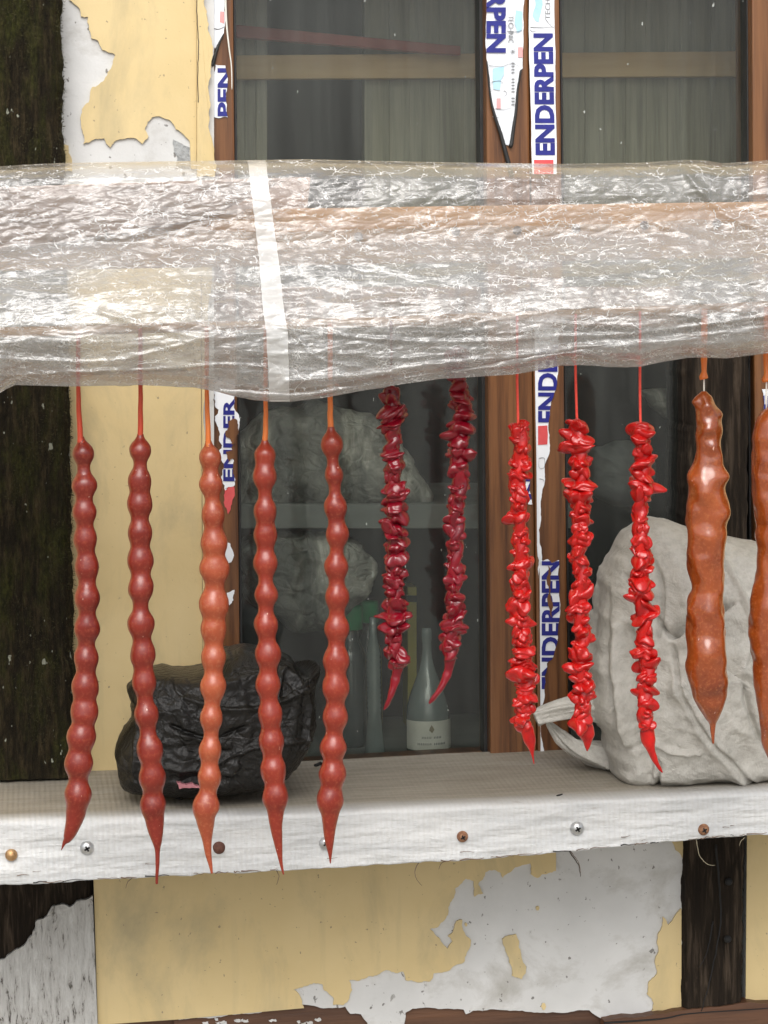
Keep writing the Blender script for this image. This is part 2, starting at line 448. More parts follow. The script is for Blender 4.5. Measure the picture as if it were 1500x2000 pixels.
def m_cloth():
    t = NT('ribbed_vinyl_cloth')
    v = t.coord()
    w = t.n('ShaderNodeTexWave', wave_type='BANDS', bands_direction='X'); w.inputs['Scale'].default_value = 75; w.inputs['Distortion'].default_value = .6
    w.inputs['Detail'].default_value = 2
    t.l(t.coord((1, .12, .02)), w.inputs['Vector'])
    geo = t.n('ShaderNodeNewGeometry'); sx = t.n('ShaderNodeSeparateXYZ'); t.l(t.tc.outputs['Object'], sx.inputs[0])
    # the walked-on top is greyed by dust, the hanging front is clean white: attribute painted by where the dust lies
    at_ = t.n('ShaderNodeAttribute', attribute_name='dust')
    cw = t.ramp(t.noise(t.coord((1, 1, 5)), 16, 6, .6), [(.3, (.44, .45, .455)), (.7, (.56, .565, .56))])
    cd = t.ramp(t.noise(t.coord((1, 9, 1)), 14, 7, .65), [(.3, (.19, .168, .132)), (.7, (.31, .283, .235))])
    cd = t.mix(t.ramp(t.noise(v, 900, 2), [(.35, 0), (.8, .4)]), cd, (.18, .155, .12))
    col = t.mix(at_.outputs['Fac'], cw, cd)
    sp = t.ramp(t.noise(t.coord((.6, 1, 2.4)), 62, 4, .7), [(.66, 0), (.71, .55)])
    col = t.mix(sp, col, (.30, .28, .25))
    col = t.mix(t.ramp(w.outputs[1], [(0, .10), (.6, 0)]), col, (.36, .32, .25))
    wr = t.noise(t.coord((.35, 1, 4)), 26, 7, .68, .3)
    col = t.mix(t.ramp(wr, [(.56, 0), (.72, .35)]), col, (.40, .385, .36))
    n = t.bump(w.outputs[1], .35, .0006); n = t.bump(wr, .6, .004, n); n = t.bump(t.noise(t.coord((1, 1, 3)), 70, 6), .5, .0018, n); n = t.bump(t.noise(v, 800, 2), .25, .0003, n)
    return t.done(t.pbsdf(col, .55, n))
def m_sack(name, a, b, rough, wv=.35, dirt=None, spec=.5, dist=.002):
    t = NT(name); v = t.coord()
    col = t.ramp(t.noise(v, 18, 6, .6), [(.3, a), (.7, b)])
    if dirt: col = t.mix(t.ramp(t.noise(v, 7, 7, .7), [(.5, 0), (.75, .6)]), col, dirt)
    vo = t.n('ShaderNodeTexVoronoi', feature='DISTANCE_TO_EDGE'); vo.inputs['Scale'].default_value = 60
    if 'dusty' in name:
        fo = t.noise(t.coord((1.6, 1, .7)), 13, 7, .6, .9)  # streaks paint the light and shade of folds into the colour
        col = t.mix(t.ramp(fo, [(.40, .0), (.52, .35), (.60, .95), (.68, .3)]), (.10, .11, .10), col)
    cv = t.n('ShaderNodeVectorMath', operation='ADD'); t.l(v, cv.inputs[0])
    cn = t.n('ShaderNodeTexNoise'); cn.inputs['Scale'].default_value = 20; t.l(v, cn.inputs['Vector'])
    sc = t.n('ShaderNodeVectorMath', operation='SCALE'); sc.inputs['Scale'].default_value = .06; t.l(cn.outputs['Color'], sc.inputs[0]); t.l(sc.outputs[0], cv.inputs[1])
    t.l(cv.outputs[0], vo.inputs['Vector'])
    n = t.bump(t.noise(v, 45, 7, .65, .6), .8, dist*1.6); n = t.bump(t.ramp(vo.outputs[0], [(0, 0), (.12, 1)]), wv, dist, n)
    if 'woven' in name:
        for dr in ('X', 'Z'):
            w = t.n('ShaderNodeTexWave', wave_type='BANDS', bands_direction=dr); w.inputs['Scale'].default_value = 110; w.inputs['Distortion'].default_value = 1.5
            t.l(cv.outputs[0], w.inputs['Vector']); n = t.bump(w.outputs[1], .14, .0004, n)
        col = t.mix(t.ramp(t.noise(t.coord((1, 1, 1)), 120, 6, .7), [(.45, 0), (.8, .5)]), col, (.16, .145, .12))
    n = t.bump(t.noise(v, 500, 3), .3, .0003, n)
    return t.done(t.pbsdf(col, rough, n, Specular_IOR_Level=spec))

M = dict(
    paint=m_paint(), plaster=m_plaster(), moss=m_moss(), dark=m_darkwood(), wash=m_whitewash(), frame=m_brownwood(),
    glass=m_glass(), film=m_film(), strip=m_film('film_strip', .5, .2, .84), cloth=m_cloth(),
    pinkboard=simple('pinkish_brown_board', (.20, .135, .10), (.33, .235, .185), 30, .7, stretch=(.4, 1, 3)),
    tanbeam=simple('tan_timber', (.42, .21, .08), (.58, .33, .14), 26, .6, stretch=(.3, 1, 4)),
    red=m_candy('brick_red_grape_coating', (.12, .007, .003), (.20, .018, .008), (.31, .07, .034), .34, .15, .3),
    red2=m_candy('orange_red_grape_coating', (.22, .032, .012), (.34, .075, .027), (.42, .16, .08), .33, .15, .3),
    red3=m_candy('warm_red_grape_coating', (.155, .011, .005), (.25, .027, .011), (.35, .085, .04), .33, .15, .3),
    cord_red=m_candy('red_dipped_cord', (.36, .03, .012), (.48, .06, .02), None, .4, .3, .2, False),
    cord_orange=m_candy('orange_dipped_cord', (.55, .12, .02), (.66, .19, .04), None, .4, .3, .2, False),
    tip=m_candy('dark_red_tip', (.24, .012, .02), (.33, .03, .03), None, .4, .3, .2, False),
    crimson=m_candy('dark_crimson_glaze', (.065, .0006, .005), (.24, .002, .011), None, .30, .03, .8, False, 60, .07, .08, 1.52),
    scarlet=m_candy('scarlet_glaze', (.22, .001, .003), (.52, .007, .004), None, .30, .04, .65, False, 70, .07, .08, 1.58),
    caramel=m_candy('caramel_grape_coating', (.15, .024, .003), (.29, .060, .009), (.42, .13, .04), .30, .2, .7, True, 30, .14, .12, 1.8),
    thread_red=simple('red_thread', (.7, .04, .03), (.8, .08, .05), 400, .5),
    thread_white=simple('white_thread', (.7, .66, .6), (.8, .78, .72), 400, .7),
    sack=m_sack('grey_woven_sack', (.38, .367, .33), (.54, .525, .48), .58, .10, (.17, .15, .12), dist=.0026),
    bag=m_sack('black_plastic', (.003, .003, .0025), (.0065, .0055, .0045), .34, .3, spec=.38, dist=.0026),
    pinkbag=simple('pink_plastic', (.30, .11, .13), (.4, .16, .18), 60, .4),
    tape=simple('white_tape', (.70, .73, .77), (.80, .82, .85), 25, .35, .15, .001),
    blue=simple('blue_ink', (.008, .011, .16), (.012, .016, .21), 60, .4),
    redink=simple('red_ink', (.55, .05, .06), (.65, .10, .10), 60, .4),
    pinkink=simple('faded_red_ink', (.60, .28, .28), (.7, .36, .36), 60, .4),
    cyan=simple('pale_cyan_ink', (.32, .55, .68), (.42, .63, .74), 60, .4),
    greyink=simple('grey_ink', (.16, .17, .18), (.25, .26, .27), 60, .4),
    black=simple('black_tape_back_and_gap_shade', (.010, .010, .010), (.02, .02, .02), 60, .5),
    soil=simple('trodden_earth', (.25, .235, .21), (.33, .315, .285), 3, .9),
    inboard=m_brownwood('grey_green_boards', (.17, .165, .115), (.29, .28, .205), (.38, .365, .27)),
    batten=simple('pale_batten', (.55, .36, .17), (.70, .50, .27), 20, .7, stretch=(.3, 1, 3)),
    redbar=simple('dull_red_paint', (.26, .035, .035), (.36, .055, .045), 30, .6),
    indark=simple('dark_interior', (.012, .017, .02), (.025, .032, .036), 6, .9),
    shelf=simple('grey_shelf', (.13, .15, .145), (.20, .22, .21), 20, .6, stretch=(.3, 1, 2)),
    bagwhite=m_sack('dusty_plastic_fold_shade', (.40, .40, .36), (.68, .68, .62), .35, .3, dist=.004),
    green=simple('green_plastic', (.03, .36, .15), (.05, .48, .2), 30, .3),
    yellow=simple('yellow_card', (.50, .44, .08), (.62, .55, .12), 30, .5),
    paper=simple('cream_paper', (.62, .62, .55), (.74, .74, .68), 60, .6),
    bglass=simple('smoky_bottle_glass', (.02, .035, .038), (.04, .065, .07), 12, .12, .05, Coat_Weight=1.0),
    pglass=simple('pale_bottle_glass', (.12, .155, .155), (.24, .29, .285), 12, .15, .05, Coat_Weight=1.0),
    steel=simple('zinc_steel', (.38, .39, .39), (.6, .6, .6), 200, .35, .3, .0002, Metallic=.9),
    brass=simple('tarnished_brass', (.30, .16, .07), (.55, .36, .18), 300, .4, .4, .0003, Metallic=.8),
    rust=simple('rusted_steel', (.05, .018, .012), (.12, .045, .028), 300, .8, .6, .0004),
    rust2=simple('orange_rust', (.10, .032, .014), (.30, .15, .07), 500, .7, .6, .0005),
    cavity=simple('dark_recess', (.006, .006, .006), (.012, .012, .012), 60, .8),
    board=simple('brown_foot_plank', (.040, .016, .008), (.12, .052, .023), 30, .55, .5, .001, (.25, 1, 3)),
    board_old=m_brownwood('brown_plank_paint', (.045, .018, .008), (.10, .042, .018), (.15, .07, .032)),
    fibre=simple('loose_fibre', (.10, .07, .05), (.16, .11, .08), 60, .8),
    mossm=simple('moss_green', (.015, .017, .004), (.055, .045, .012), 90, .9),
    crack=simple('crack_dark', (.05, .04, .03), (.09, .07, .05), 90, .9),
    smear=simple('grimy_smear', (.20, .18, .12), (.30, .26, .18), 60, .8),
    chip=simple('bare_grey_render', (.22, .23, .23), (.36, .37, .37), 90, .9, .8, .002),
)

# ------------------------------------------------------------ ground and building shell
WY = .300            # face of the wall
GZ = CAM.z-1.55
g = mesh_obj('ground', [(-300, -300, GZ), (300, -300, GZ), (300, 300, GZ), (-300, 300, GZ)], [[0, 1, 2, 3]], M['soil'])
tag(g, kind='structure')

# plastered wall above the sill, left of the window
t = thing('plaster_wall', at(270, 1512, WY), 'yellow painted plaster wall section between the mossy post and the window', 'wall')
pxbox('plaster', [(110, -60), (418, -60), (418, 1530), (135, 1530)], WY, WY+.09, M['plaster'], t, 0)
U1 = [(130, -40), (135, 0), (152, 13), (158, 32), (172, 33), (175, 60), (178, 74), (192, 80), (200, 98), (225, 107), (217, 133), (203, 157), (192, 166), (180, 170), (173, 200), (160, 213), (158, 240), (163, 281), (187, 271), (203, 270), (215, 288), (223, 277), (240, 272), (260, 269), (278, 281), (290, 267), (283, 253), (288, 238), (297, 229), (307, 227), (327, 233), (343, 253), (362, 267), (371, 277), (373, 330), (384, 330), (384, -40)]
prism('paint_layer', rough_poly(U1, amp=.13, maxseg=6, straight=(33, 34, 35, 36)), WY-.0019, WY+.001, M['paint'], t)
prism('paint_layer', rough_poly([(122, 282), (134, 284), (134, 298), (141, 318), (141, 335), (122, 335)], maxseg=6), WY-.0019, WY+.001, M['paint'], t)
prism('paint_layer', [(128, 360), (392, 360), (393, 760), (397, 1515), (140, 1515), (137, 900)], WY-.0019, WY+.001, M['paint'], t)
# raised rendered edge beside the window
edge = rough_poly([(385, -40), (404, -40), (406, 60), (414, 80), (412, 130), (411, 200), (408, 240), (414, 270), (418, 300), (420, 345), (385, 345)], maxseg=8, amp=.1, straight=(10,))
prism('edge_band', edge, WY-.006, WY+.001, M['paint'], t, wob=.0004)
prism('edge_band', rough_poly([(393, 360), (402, 360), (400, 760), (398, 830), (400, 1000), (399, 1240), (402, 1515), (398, 1515)], maxseg=12, amp=.03, straight=(7,)), WY-.006, WY+.001, M['paint'], t)
prism('chipped_render', rough_poly([(338, 272), (355, 280), (371, 288), (371, 330), (340, 330), (346, 305)], maxseg=6), WY-.0008, WY+.001, M['chip'], t)
for pts in ([(384, -10), (385, 40), (388, 90), (386, 140), (387, 200)], [(391, 770), (392, 900), (391, 1100), (394, 1300)]):
    P = interp([(x, y) for x, y in pts], 6)
    sweep('crack', [at(x+random.uniform(-.6, .6), y, WY-.0062 if y < 400 else WY-.0015) for x, y in P], [.0004]*len(P), M['crack'], t, 5)

# the rest of the house front round the part in the picture
hf = thing('house_front', at(750, 2600, WY), 'yellow plastered house front going on beyond the picture', 'house', kind='structure')
xl, xr = at(-85, 1000, WY).x, at(1602, 1000, WY).x
zt_, zb_ = at(750, -62, WY).z, at(750, 2075, WY).z
wbox('wall', (xl-2.5, WY+.002, GZ), (xl, WY+.10, zt_+2.0), M['paint'], hf, 0)
wbox('wall', (xr, WY+.006, GZ), (xr+2.5, WY+.10, zt_+2.0), M['paint'], hf, 0)
wbox('wall', (xl, WY-.002, zt_), (xr, WY+.10, zt_+2.0), M['paint'], hf, 0)
wbox('wall', (xl, WY-.002, GZ), (xr, WY+.10, zb_), M['plaster'], hf, 0)

# lower wall
LW = [(150, 1690), (1338, 1600), (1336, 1700), (1341, 1740), (1334, 1830), (1332, 1900), (1333, 1974), (1266, 1985), (1217, 1995), (1176, 1990), (1151, 1973), (960, 1971), (924, 1974), (910, 1981), (906, 1972), (806, 1970), (792, 1978), (788, 2006), (780, 2080), (725, 2080), (719, 2000), (705, 1981), (684, 1980), (674, 1966), (480, 1980), (350, 1992), (190, 2003), (183, 1720)]
t = thing('plaster_wall', at(700, 1975, WY), 'peeling yellow and grey plaster wall under the window sill', 'wall')
LW = rough_poly(LW, maxseg=8, amp=.06, straight=(0, 26, 27))
prism('plaster', LW, WY, WY+.08, M['plaster'], t)
L1 = [(182, 1690), (1086, 1640), (1086, 1701), (1070, 1706), (1050, 1715), (1037, 1708), (1036, 1686), (1015, 1692), (996, 1704), (982, 1715), (979, 1706), (965, 1699), (948, 1704), (934, 1728), (944, 1745), (927, 1752), (925, 1721), (910, 1716), (889, 1735), (879, 1763), (875, 1787), (858, 1808), (840, 1815), (861, 1839), (875, 1853), (884, 1839), (875, 1829), (892, 1799), (903, 1797), (908, 1822), (920, 1836), (911, 1863), (908, 1877), (879, 1895), (847, 1901), (840, 1917), (792, 1914), (788, 1898), (757, 1895), (736, 1905), (719, 1907), (681, 1915), (688, 1933), (671, 1963), (651, 1963), (650, 1947), (632, 1933), (629, 1922), (598, 1926), (572, 1934), (587, 1947), (594, 1969), (480, 1979), (350, 1991), (191, 2002)]
prism('paint_layer', rough_poly(L1, maxseg=5, amp=.14, straight=(0, 1, 51, 52, 53, 54)), WY-.0019, WY+.001, M['paint'], t)
prism('paint_layer', rough_poly([(981, 1834), (1008, 1825), (1014, 1852), (1028, 1888), (1019, 1913), (1000, 1906), (994, 1870)], maxseg=5), WY-.0019, WY+.001, M['paint'], t)
prism('paint_layer', rough_poly([(1331, 1775), (1320, 1787), (1305, 1807), (1295, 1791), (1286, 1823), (1287, 1859), (1280, 1884), (1284, 1899), (1266, 1924), (1264, 1942), (1277, 1960), (1273, 1978), (1331, 1973)], maxseg=5, straight=(12,)), WY-.0019, WY+.001, M['paint'], t)
prism('paint_layer', rough_poly([(1308, 1630), (1313, 1645), (1320, 1661), (1333, 1676), (1336, 1630)], maxseg=6, straight=(3, 4)), WY-.0019, WY+.001, M['paint'], t)
for poly in ([(884, 1759), (893, 1763), (896, 1769), (889, 1772), (883, 1768)], [(1048, 1768), (1054, 1772), (1053, 1780), (1048, 1778)], [(1056, 1962), (1072, 1962), (1073, 1969), (1055, 1969)]):
    pass
prism('plaster_patch', rough_poly([(851, 1761), (858, 1762), (865, 1769), (862, 1773), (852, 1769)], maxseg=4), WY-.0016, WY-.0012, M['plaster'], t)
for c, r in (((1050, 1774), 5), ((1062, 1966), 7), ((910, 1806), 4)):
    prism('paint_layer', rough_poly([(c[0]+r*math.cos(a)*.7, c[1]+r*math.sin(a)) for a in np.linspace(0, 6.28, 7)[:-1]], maxseg=3, amp=.2), WY-.0012, WY+.001, M['paint'], t)
# cracks and fibres
def crack(pts, w=.0004, Y=WY-.0016, mat='crack', name='crack', par=None, jit=1.0):
    P = interp(pts, 5); rr = np.linspace(1, .35, len(P))*w
    return sweep(name, [at(x+random.uniform(-jit, jit), y, Y) for x, y in P], rr, M[mat], par if par is not None else t, 5)
crack([(398, 1712), (396, 1740), (398, 1800), (401, 1840), (402, 1960), (403, 1985)], .00035, WY-.0012)
crack([(1108, 1655), (1120, 1675), (1130, 1690), (1134, 1712)], .0006, WY-.0003)
crack([(680, 1820), (700, 1812), (730, 1806), (765, 1800)], .00045, WY-.0012, 'paper', 'scratch')

# narrow wall at the far right
t = thing('plaster_wall', at(1500, 1955, WY), 'narrow clean yellow wall strip right of the dark post', 'wall')
pxbox('plaster', [(1459, 1580), (1640, 1570), (1640, 1950), (1456, 1956)], WY, WY+.08, M['plaster'], t, 0)
pxbox('paint_layer', [(1459.5, 1580), (1640, 1570), (1640, 1948), (1456.5, 1954)], WY-.0014, WY-.0001, M['paint'], t, 0)

# brown boards along the foot
t = thing('foot_board', at(700, 2200, WY+.012), 'dark brown foot board below the ragged plaster', 'board')
pxbox('plank', [(150, 1950), (1345, 1950), (1345, 2200), (150, 2200)], WY+.010, WY+.05, M['board'], t, .002)
prism('plank_face', [(340, 1970), (676, 1955), (690, 1978), (709, 1982), (722, 2004), (730, 2100), (340, 2100)], WY+.004, WY+.0095, M['board'], t)
prism('plank_face', [(786, 2100), (790, 1960), (1170, 1960), (1180, 1990), (1219, 1998), (1345, 1975), (1345, 2100)], WY+.004, WY+.0095, M['board'], t)
t2 = thing('foot_board', at(1450, 2100, WY-.01), 'brown cracked timber under the dark post and right wall strip', 'board')
prism('plank', rough_poly([(1180, 1994), (1260, 1986), (1340, 1972), (1460, 1957), (1640, 1945), (1640, 2120), (1180, 2120)], maxseg=12, amp=.05, straight=(4, 5, 6)), WY-.012, WY+.003, M['board'], t2)
crack([(1180, 1998), (1290, 1990), (1345, 1980), (1460, 1972), (1520, 1968)], .0008, WY-.0125, 'cavity', par=t2)
for k in range(16):
    x = random.uniform(300, 700); y = random.uniform(1988, 2008)
    if k > 9: x = random.uniform(345, 480); y = random.uniform(1990, 1999)
    w = random.uniform(4, 14)
    prism('paint_flake', rough_poly([(x, y), (x+w, y-2), (x+w*1.1, y+3), (x+w*.4, y+4)], maxseg=3, amp=.25), WY+.0034, WY+.004, M['plaster'], t)

# ------------------------------------------------------------ posts
def rough_post(name, quad, Y0, Y1, mat, parent, amp, nx=70, nz=360, seed=3, fx=60, fz=6):
    (xa, ya), (xb, yb), (xc, yc), (xd, yd) = quad
    u = np.linspace(0, 1, nx); v = np.linspace(0, 1, nz)
    U, Vv = np.meshgrid(u, v)
    PX = (xa*(1-Vv)+xd*Vv)*(1-U)+(xb*(1-Vv)+xc*Vv)*U; PY = (ya*(1-Vv)+yd*Vv)*(1-U)+(yb*(1-Vv)+yc*Vv)*U
    base = at_np(PX, PY, Y0)
    n = fbm(base[..., 0]*fx, base[..., 2]*fz, seed, 5)*.6+fbm(base[..., 0]*fx*4, base[..., 2]*fz*5, seed+5, 3)*.4
    e = np.minimum(U, 1-U); rnd = np.clip(1-e/.10, 0, 1)**2*.012
    base[..., 1] += -n*amp+rnd
    base[..., 0] += fbm(base[..., 2]*90, base[..., 0]*30, seed+9, 4)*amp*.8
    V = base.reshape(-1, 3)
    back = base.copy()[:, [0, -1], :]; back[..., 1] = Y1
    nb = len(V)
    Fc = grid_faces(nz, nx).tolist(); Bv = back.reshape(-1, 3)
    for r in range(nz-1):
        Fc.append([r*nx, nb+2*r, nb+2*r+2, (r+1)*nx]); Fc.append([r*nx+nx-1, (r+1)*nx+nx-1, nb+2*r+3, nb+2*r+1])
        Fc.append([nb+2*r, nb+2*r+1, nb+2*r+3, nb+2*r+2])
    return mesh_obj(name, np.vstack([V, Bv]), Fc, mat, parent, smooth=True), base
t = thing('timber_post', at(60, 1512, .26), 'dark mossy upright timber post at the left edge above the sill', 'post')
_, pb = rough_post('trunk', [(-90, -60), (119, -60), (150, 1520), (-60, 1525)], .262, .38, M['moss'], t, .0035)
# moss tufts along the right edge and in patches
mv, mf = [], []
for k in range(9000):
    i = random.randrange(pb.shape[0])
    if random.random() < .30: j = pb.shape[1]-1-int(abs(random.gauss(0, 2.0)))
    else: j = int(min(max(random.gauss(.72, .22), 0), .99)*pb.shape[1])
    p = pb[i, max(0, min(pb.shape[1]-1, j))]
    if vnoise(np.array([p[0]*40]), np.array([p[2]*22]), 5)[0] < .42 and j < pb.shape[1]-5: continue
    dr = np.array([random.gauss(.45 if j > pb.shape[1]-6 else 0, .45), -abs(random.gauss(.5, .4)), random.gauss(-.1, .6)])
    dr = dr/np.linalg.norm(dr)*random.uniform(.0012, .0032)
    sd = np.array([random.gauss(0, 1), random.gauss(0, .3), random.gauss(0, 1)]); sd = sd/np.linalg.norm(sd)*.0003
    b0 = len(mv); p = p+np.array([random.uniform(-.001, .001), 0, random.uniform(-.002, .002)])
    mv += [p-sd, p+sd, p+dr]; mf.append([b0, b0+1, b0+2])
tag(mesh_obj('moss', np.array(mv), mf, M['mossm'], t), kind='stuff')

t = thing('timber_post', at(90, 2060, WY-.004), 'weathered black post with flaking whitewash below the sill at bottom left', 'post')
rough_post('trunk', [(-90, 1690), (183, 1685), (196, 2080), (-80, 2080)], WY-.004, WY+.09, M['dark'], t, .0018, 60, 120, 12)
WW = [(-60, 1900), (0, 1875), (20, 1863), (47, 1847), (63, 1827), (70, 1800), (85, 1795), (100, 1773), (127, 1767), (135, 1772), (150, 1760), (181, 1750), (193, 2070), (-60, 2070)]
poly = rough_poly(WW, maxseg=6, amp=.12, straight=(11, 12, 13))
prism('whitewash', poly, WY-.0078, WY-.003, M['wash'], t, wob=.0005)

t = thing('timber_post', at(1400, 1975, WY-.012), 'dark brown cracked timber post running behind the grey sack and sill', 'post')
rough_post('trunk', [(1343, 560), (1472, 560), (1456, 2000), (1334, 1990)], WY-.010, WY+.06, M['dark'], t, .0022, 50, 320, 31, 40, 3)
crack([(1398, 1650), (1404, 1720), (1408, 1790), (1400, 1850), (1385, 1920), (1370, 1975)], .0010, WY-.0125, 'cavity', par=t)
crack([(1392, 1800), (1384, 1850), (1366, 1890)], .0007, WY-.0125, 'cavity', par=t)
for (x, y) in ((1423, 1722), (1421, 1834)):
    P = [at(x, y, WY-.015), at(x, y, WY-.008)]
    sweep('nail_hole', P, [.0030, .0034], M['cavity'], t, 12)

# ------------------------------------------------------------ window: frames, glass, tape
GY = WY+.020
win = thing('window', at(950, 1470, WY), 'brown wood grain window frame with dusty panes and torn white tape', 'window')
def stile(name, xt0, xt1, xb0, xb1, y0, y1, Y0, Y1, mat='frame', w=.002):
    return pxbox(name, [(xt0, y0), (xt1, y0), (xb1, y1), (xb0, y1)], Y0, Y1, M[mat], win, w)
stile('jamb', 404, 455, 404, 471, -60, 1520, WY+.004, WY+.05)
sL = stile('stile', 948, 1031, 958, 1049, -60, 1500, WY-.004, WY+.05)
sR = stile('stile', 1033, 1092, 1051, 1112, -60, 1500, WY-.006, WY+.05)
stile('jamb', 1468, 1600, 1478, 1600, -60, 1500, WY-.002, WY+.05)
for (a, b, c, d) in ((455, 460, 471, 476), (936, 948, 946, 958), (1092, 1096, 1112, 1116), (1458, 1468, 1466, 1478)):
    stile('gap_shade', a, b, c, d, -60, 1500, WY+.010, GY+.01, 'black', .0005)  # black strips stand in for the shade in the gaps beside the frames
# bottom and transom rails behind the plastic
pxbox('transom', [(456, 560), (1478, 560), (1478, 640), (456, 640)], WY+.012, WY+.045, M['frame'], win, .002)
pxbox('bottom_rail', [(456, 1500), (1478, 1440), (1478, 1540), (456, 1560)], WY+.012, WY+.045, M['frame'], win, .002)
pxbox('pane', [(450, -60), (945, -60), (950, 575), (452, 575)], GY, GY+.004, M['glass'], win, 0)
pxbox('pane', [(460, 620), (955, 620), (962, 1530), (466, 1530)], GY, GY+.004, M['glass'], win, 0)
pxbox('pane', [(1088, -60), (1472, -60), (1474, 575), (1090, 575)], GY, GY+.004, M['glass'], win, 0)
pxbox('pane', [(1100, 620), (1476, 620), (1480, 1520), (1108, 1520)], GY, GY+.004, M['glass'], win, 0)
# pale sliver of peeled laminate left of the first pane
P = interp([(440, -20), (442, 40), (447, 90), (452, 130), (453, 175)], 6)
sweep('peeled_edge', [at(x, y, WY-.002) for x, y in P], np.linspace(.0009, .0004, len(P)), M['paper'], win, 6)

def tape(poly, Y, par, mat='tape', amp=.09, ms=6, straight=(), wob=.0):
    rp = rough_poly(poly, maxseg=ms, amp=amp, straight=straight)
    return prism('tape', rp, Y, Y+.0004, M[mat], par, wob=wob), rp
TY = WY-.0068
tp, rp = tape([(1034, -60), (1083, -60), (1085, 100), (1087, 340), (1040, 340), (1036, 180)], TY, win, ms=30, amp=.01)
print_text('ENDERPEN', 'up', (1044, 65, 1082, 303), TY-.0004, M['blue'], tp, None, .045, .018)
pxbox('red_block', [(1043, 312), (1081, 312), (1081, 340), (1043, 340)], TY-.0004, TY-.0001, M['redink'], tp, 0)
print_text('TECHNIC', 'up', (1065, -30, 1075, 38), TY-.0004, M['greyink'], tp, None, .0)
prism('print_mark', rough_poly([(1041, -30), (1062, -30), (1060, 10), (1052, 44), (1045, 40), (1040, 30), (1046, 10)], amp=.04), TY-.0003, TY-.0001, M['cyan'], tp)
for pts in ([(1036, 53), (1060, 54), (1083, 52)], [(1066, 38), (1074, 48), (1082, 55)], [(1036, 58), (1040, 62), (1048, 60)]):
    crack(pts, .00028, TY-.0004, 'greyink', 'tape_crease', tp, .3)
T2 = [(947, -60), (1023, -60), (1022, 60), (1021, 100), (1021, 134), (1015, 138), (1012, 170), (1010, 210), (1004, 262), (994, 284), (986, 282), (977, 250), (966, 225), (958, 180), (953, 130), (949, 60)]
TY2 = WY-.0050
tp, rp = tape(T2, TY2, win, ms=12, amp=.03, wob=.0006)
print_text('ERPEN', 'down', (950, -42, 988, 103), TY2-.0012, M['blue'], tp, None, .045)
print_text('TECHNIC', 'down', (993, 30, 1003, 84), TY2-.0010, M['greyink'], tp, None, .0)
for k in range(3):
    a = k*math.pi/3
    crack([(1002-5*math.cos(a), 101-5*math.sin(a)), (1002, 101), (1002+5*math.cos(a), 101+5*math.sin(a))], .0003, TY2-.001, 'greyink', 'print_mark', tp, .1)
prism('print_mark', rough_poly([(1008, 20), (1020, 22), (1019, 60), (1010, 64), (1005, 44)], amp=.05), TY2-.001, TY2-.0007, M['cyan'], tp)
prism('print_mark', rough_poly([(963, 134), (985, 130), (984, 146), (978, 160), (976, 176), (964, 174)], amp=.05), TY2-.001, TY2-.0007, M['cyan'], tp)
pxbox('print_mark', [(1012, 92), (1021, 92), (1021, 112), (1012, 112)], TY2-.001, TY2-.0007, M['pinkink'], tp, 0)
pxbox('print_mark', [(970, 192), (978, 192), (978, 213), (970, 213)], TY2-.001, TY2-.0007, M['pinkink'], tp, 0)
print_text('IIII IIIII III', 'down', (999, 122, 1005, 205), TY2-.0010, M['greyink'], tp, None, .0)
for pts in ([(955, 128), (980, 130), (1000, 124), (1021, 134)], [(990, 60), (1008, 62), (1021, 58)], [(960, 160), (975, 158), (983, 162)], [(968, 212), (985, 213), (1000, 211)], [(962, 228), (975, 230)], [(984, 176), (990, 182), (984, 190)]):
    crack(pts, .00028, TY2-.0012, 'greyink', 'tape_crease', tp, .3)
P = interp([(951, 120), (958, 190), (967, 228), (978, 262), (988, 300), (1000, 345)], 6)
sweep('curled_edge', [at(x, y, WY-.007) for x, y in P], np.linspace(.0006, .0022, len(P)), M['black'], tp, 8)
P = interp([(1018, 136), (1011, 175), (1008, 215), (1003, 250), (999, 280), (995, 288)], 6)
sweep('curled_edge', [at(x, y, WY-.006) for x, y in P], np.r_[np.linspace(.0006, .0018, len(P)-4), [.0016, .0013, .0009, .0003]], M['black'], tp, 8)

TY3 = WY+.0030
tp, rp = tape([(405, -60), (440, -60), (438, 20), (439, 52), (430, 80), (420, 95), (412, 60), (406, 30)], TY3, win, ms=6)
prism('print_mark', [(430, 22), (438, 23), (438, 46), (429, 43)], TY3-.0003, TY3-.0001, M['pinkink'], tp)
crack([(406, 52), (425, 57), (439, 52)], .0004, TY3-.0003, 'black', 'tape_crease', tp)
T3 = [(421, 126), (440, 128), (442, 180), (445, 229), (409, 229), (408, 200), (414, 165)]
tp, rp = tape(T3, TY3, win, ms=6)
print_text('PEN', 'up', (425, 133, 452, 227), TY3-.0003, M['blue'], tp, rp, .035)
P = interp([(437, 66), (428, 85), (421, 104), (416, 122), (412, 128)], 5)
sweep('curled_edge', [at(x, y, WY+.001) for x, y in P], np.linspace(.0004, .0026, len(P)), M['black'], tp, 8)
T4 = [(420, 740), (458, 740), (459, 800), (457, 900), (456, 950), (440, 958), (434, 940), (437, 915), (428, 892), (434, 870), (428, 842), (423, 828), (427, 800), (419, 776)]
tp, rp = tape(T4, TY3, win, ms=5, amp=.2, straight=(0,))
print_text('ENDER', 'up', (436, 778, 458, 940), TY3-.0003, M['blue'], tp, rp, .035)
prism('wood_scar', rough_poly([(446, 822), (460, 818), (461, 866), (452, 868), (448, 856), (440, 850)], amp=.2, maxseg=4), TY3-.0008, TY3+.002, M['frame'], tp)
prism('wood_scar', rough_poly([(441, 882), (452, 878), (456, 894), (447, 902)], amp=.2, maxseg=4), TY3-.0008, TY3+.002, M['frame'], tp)
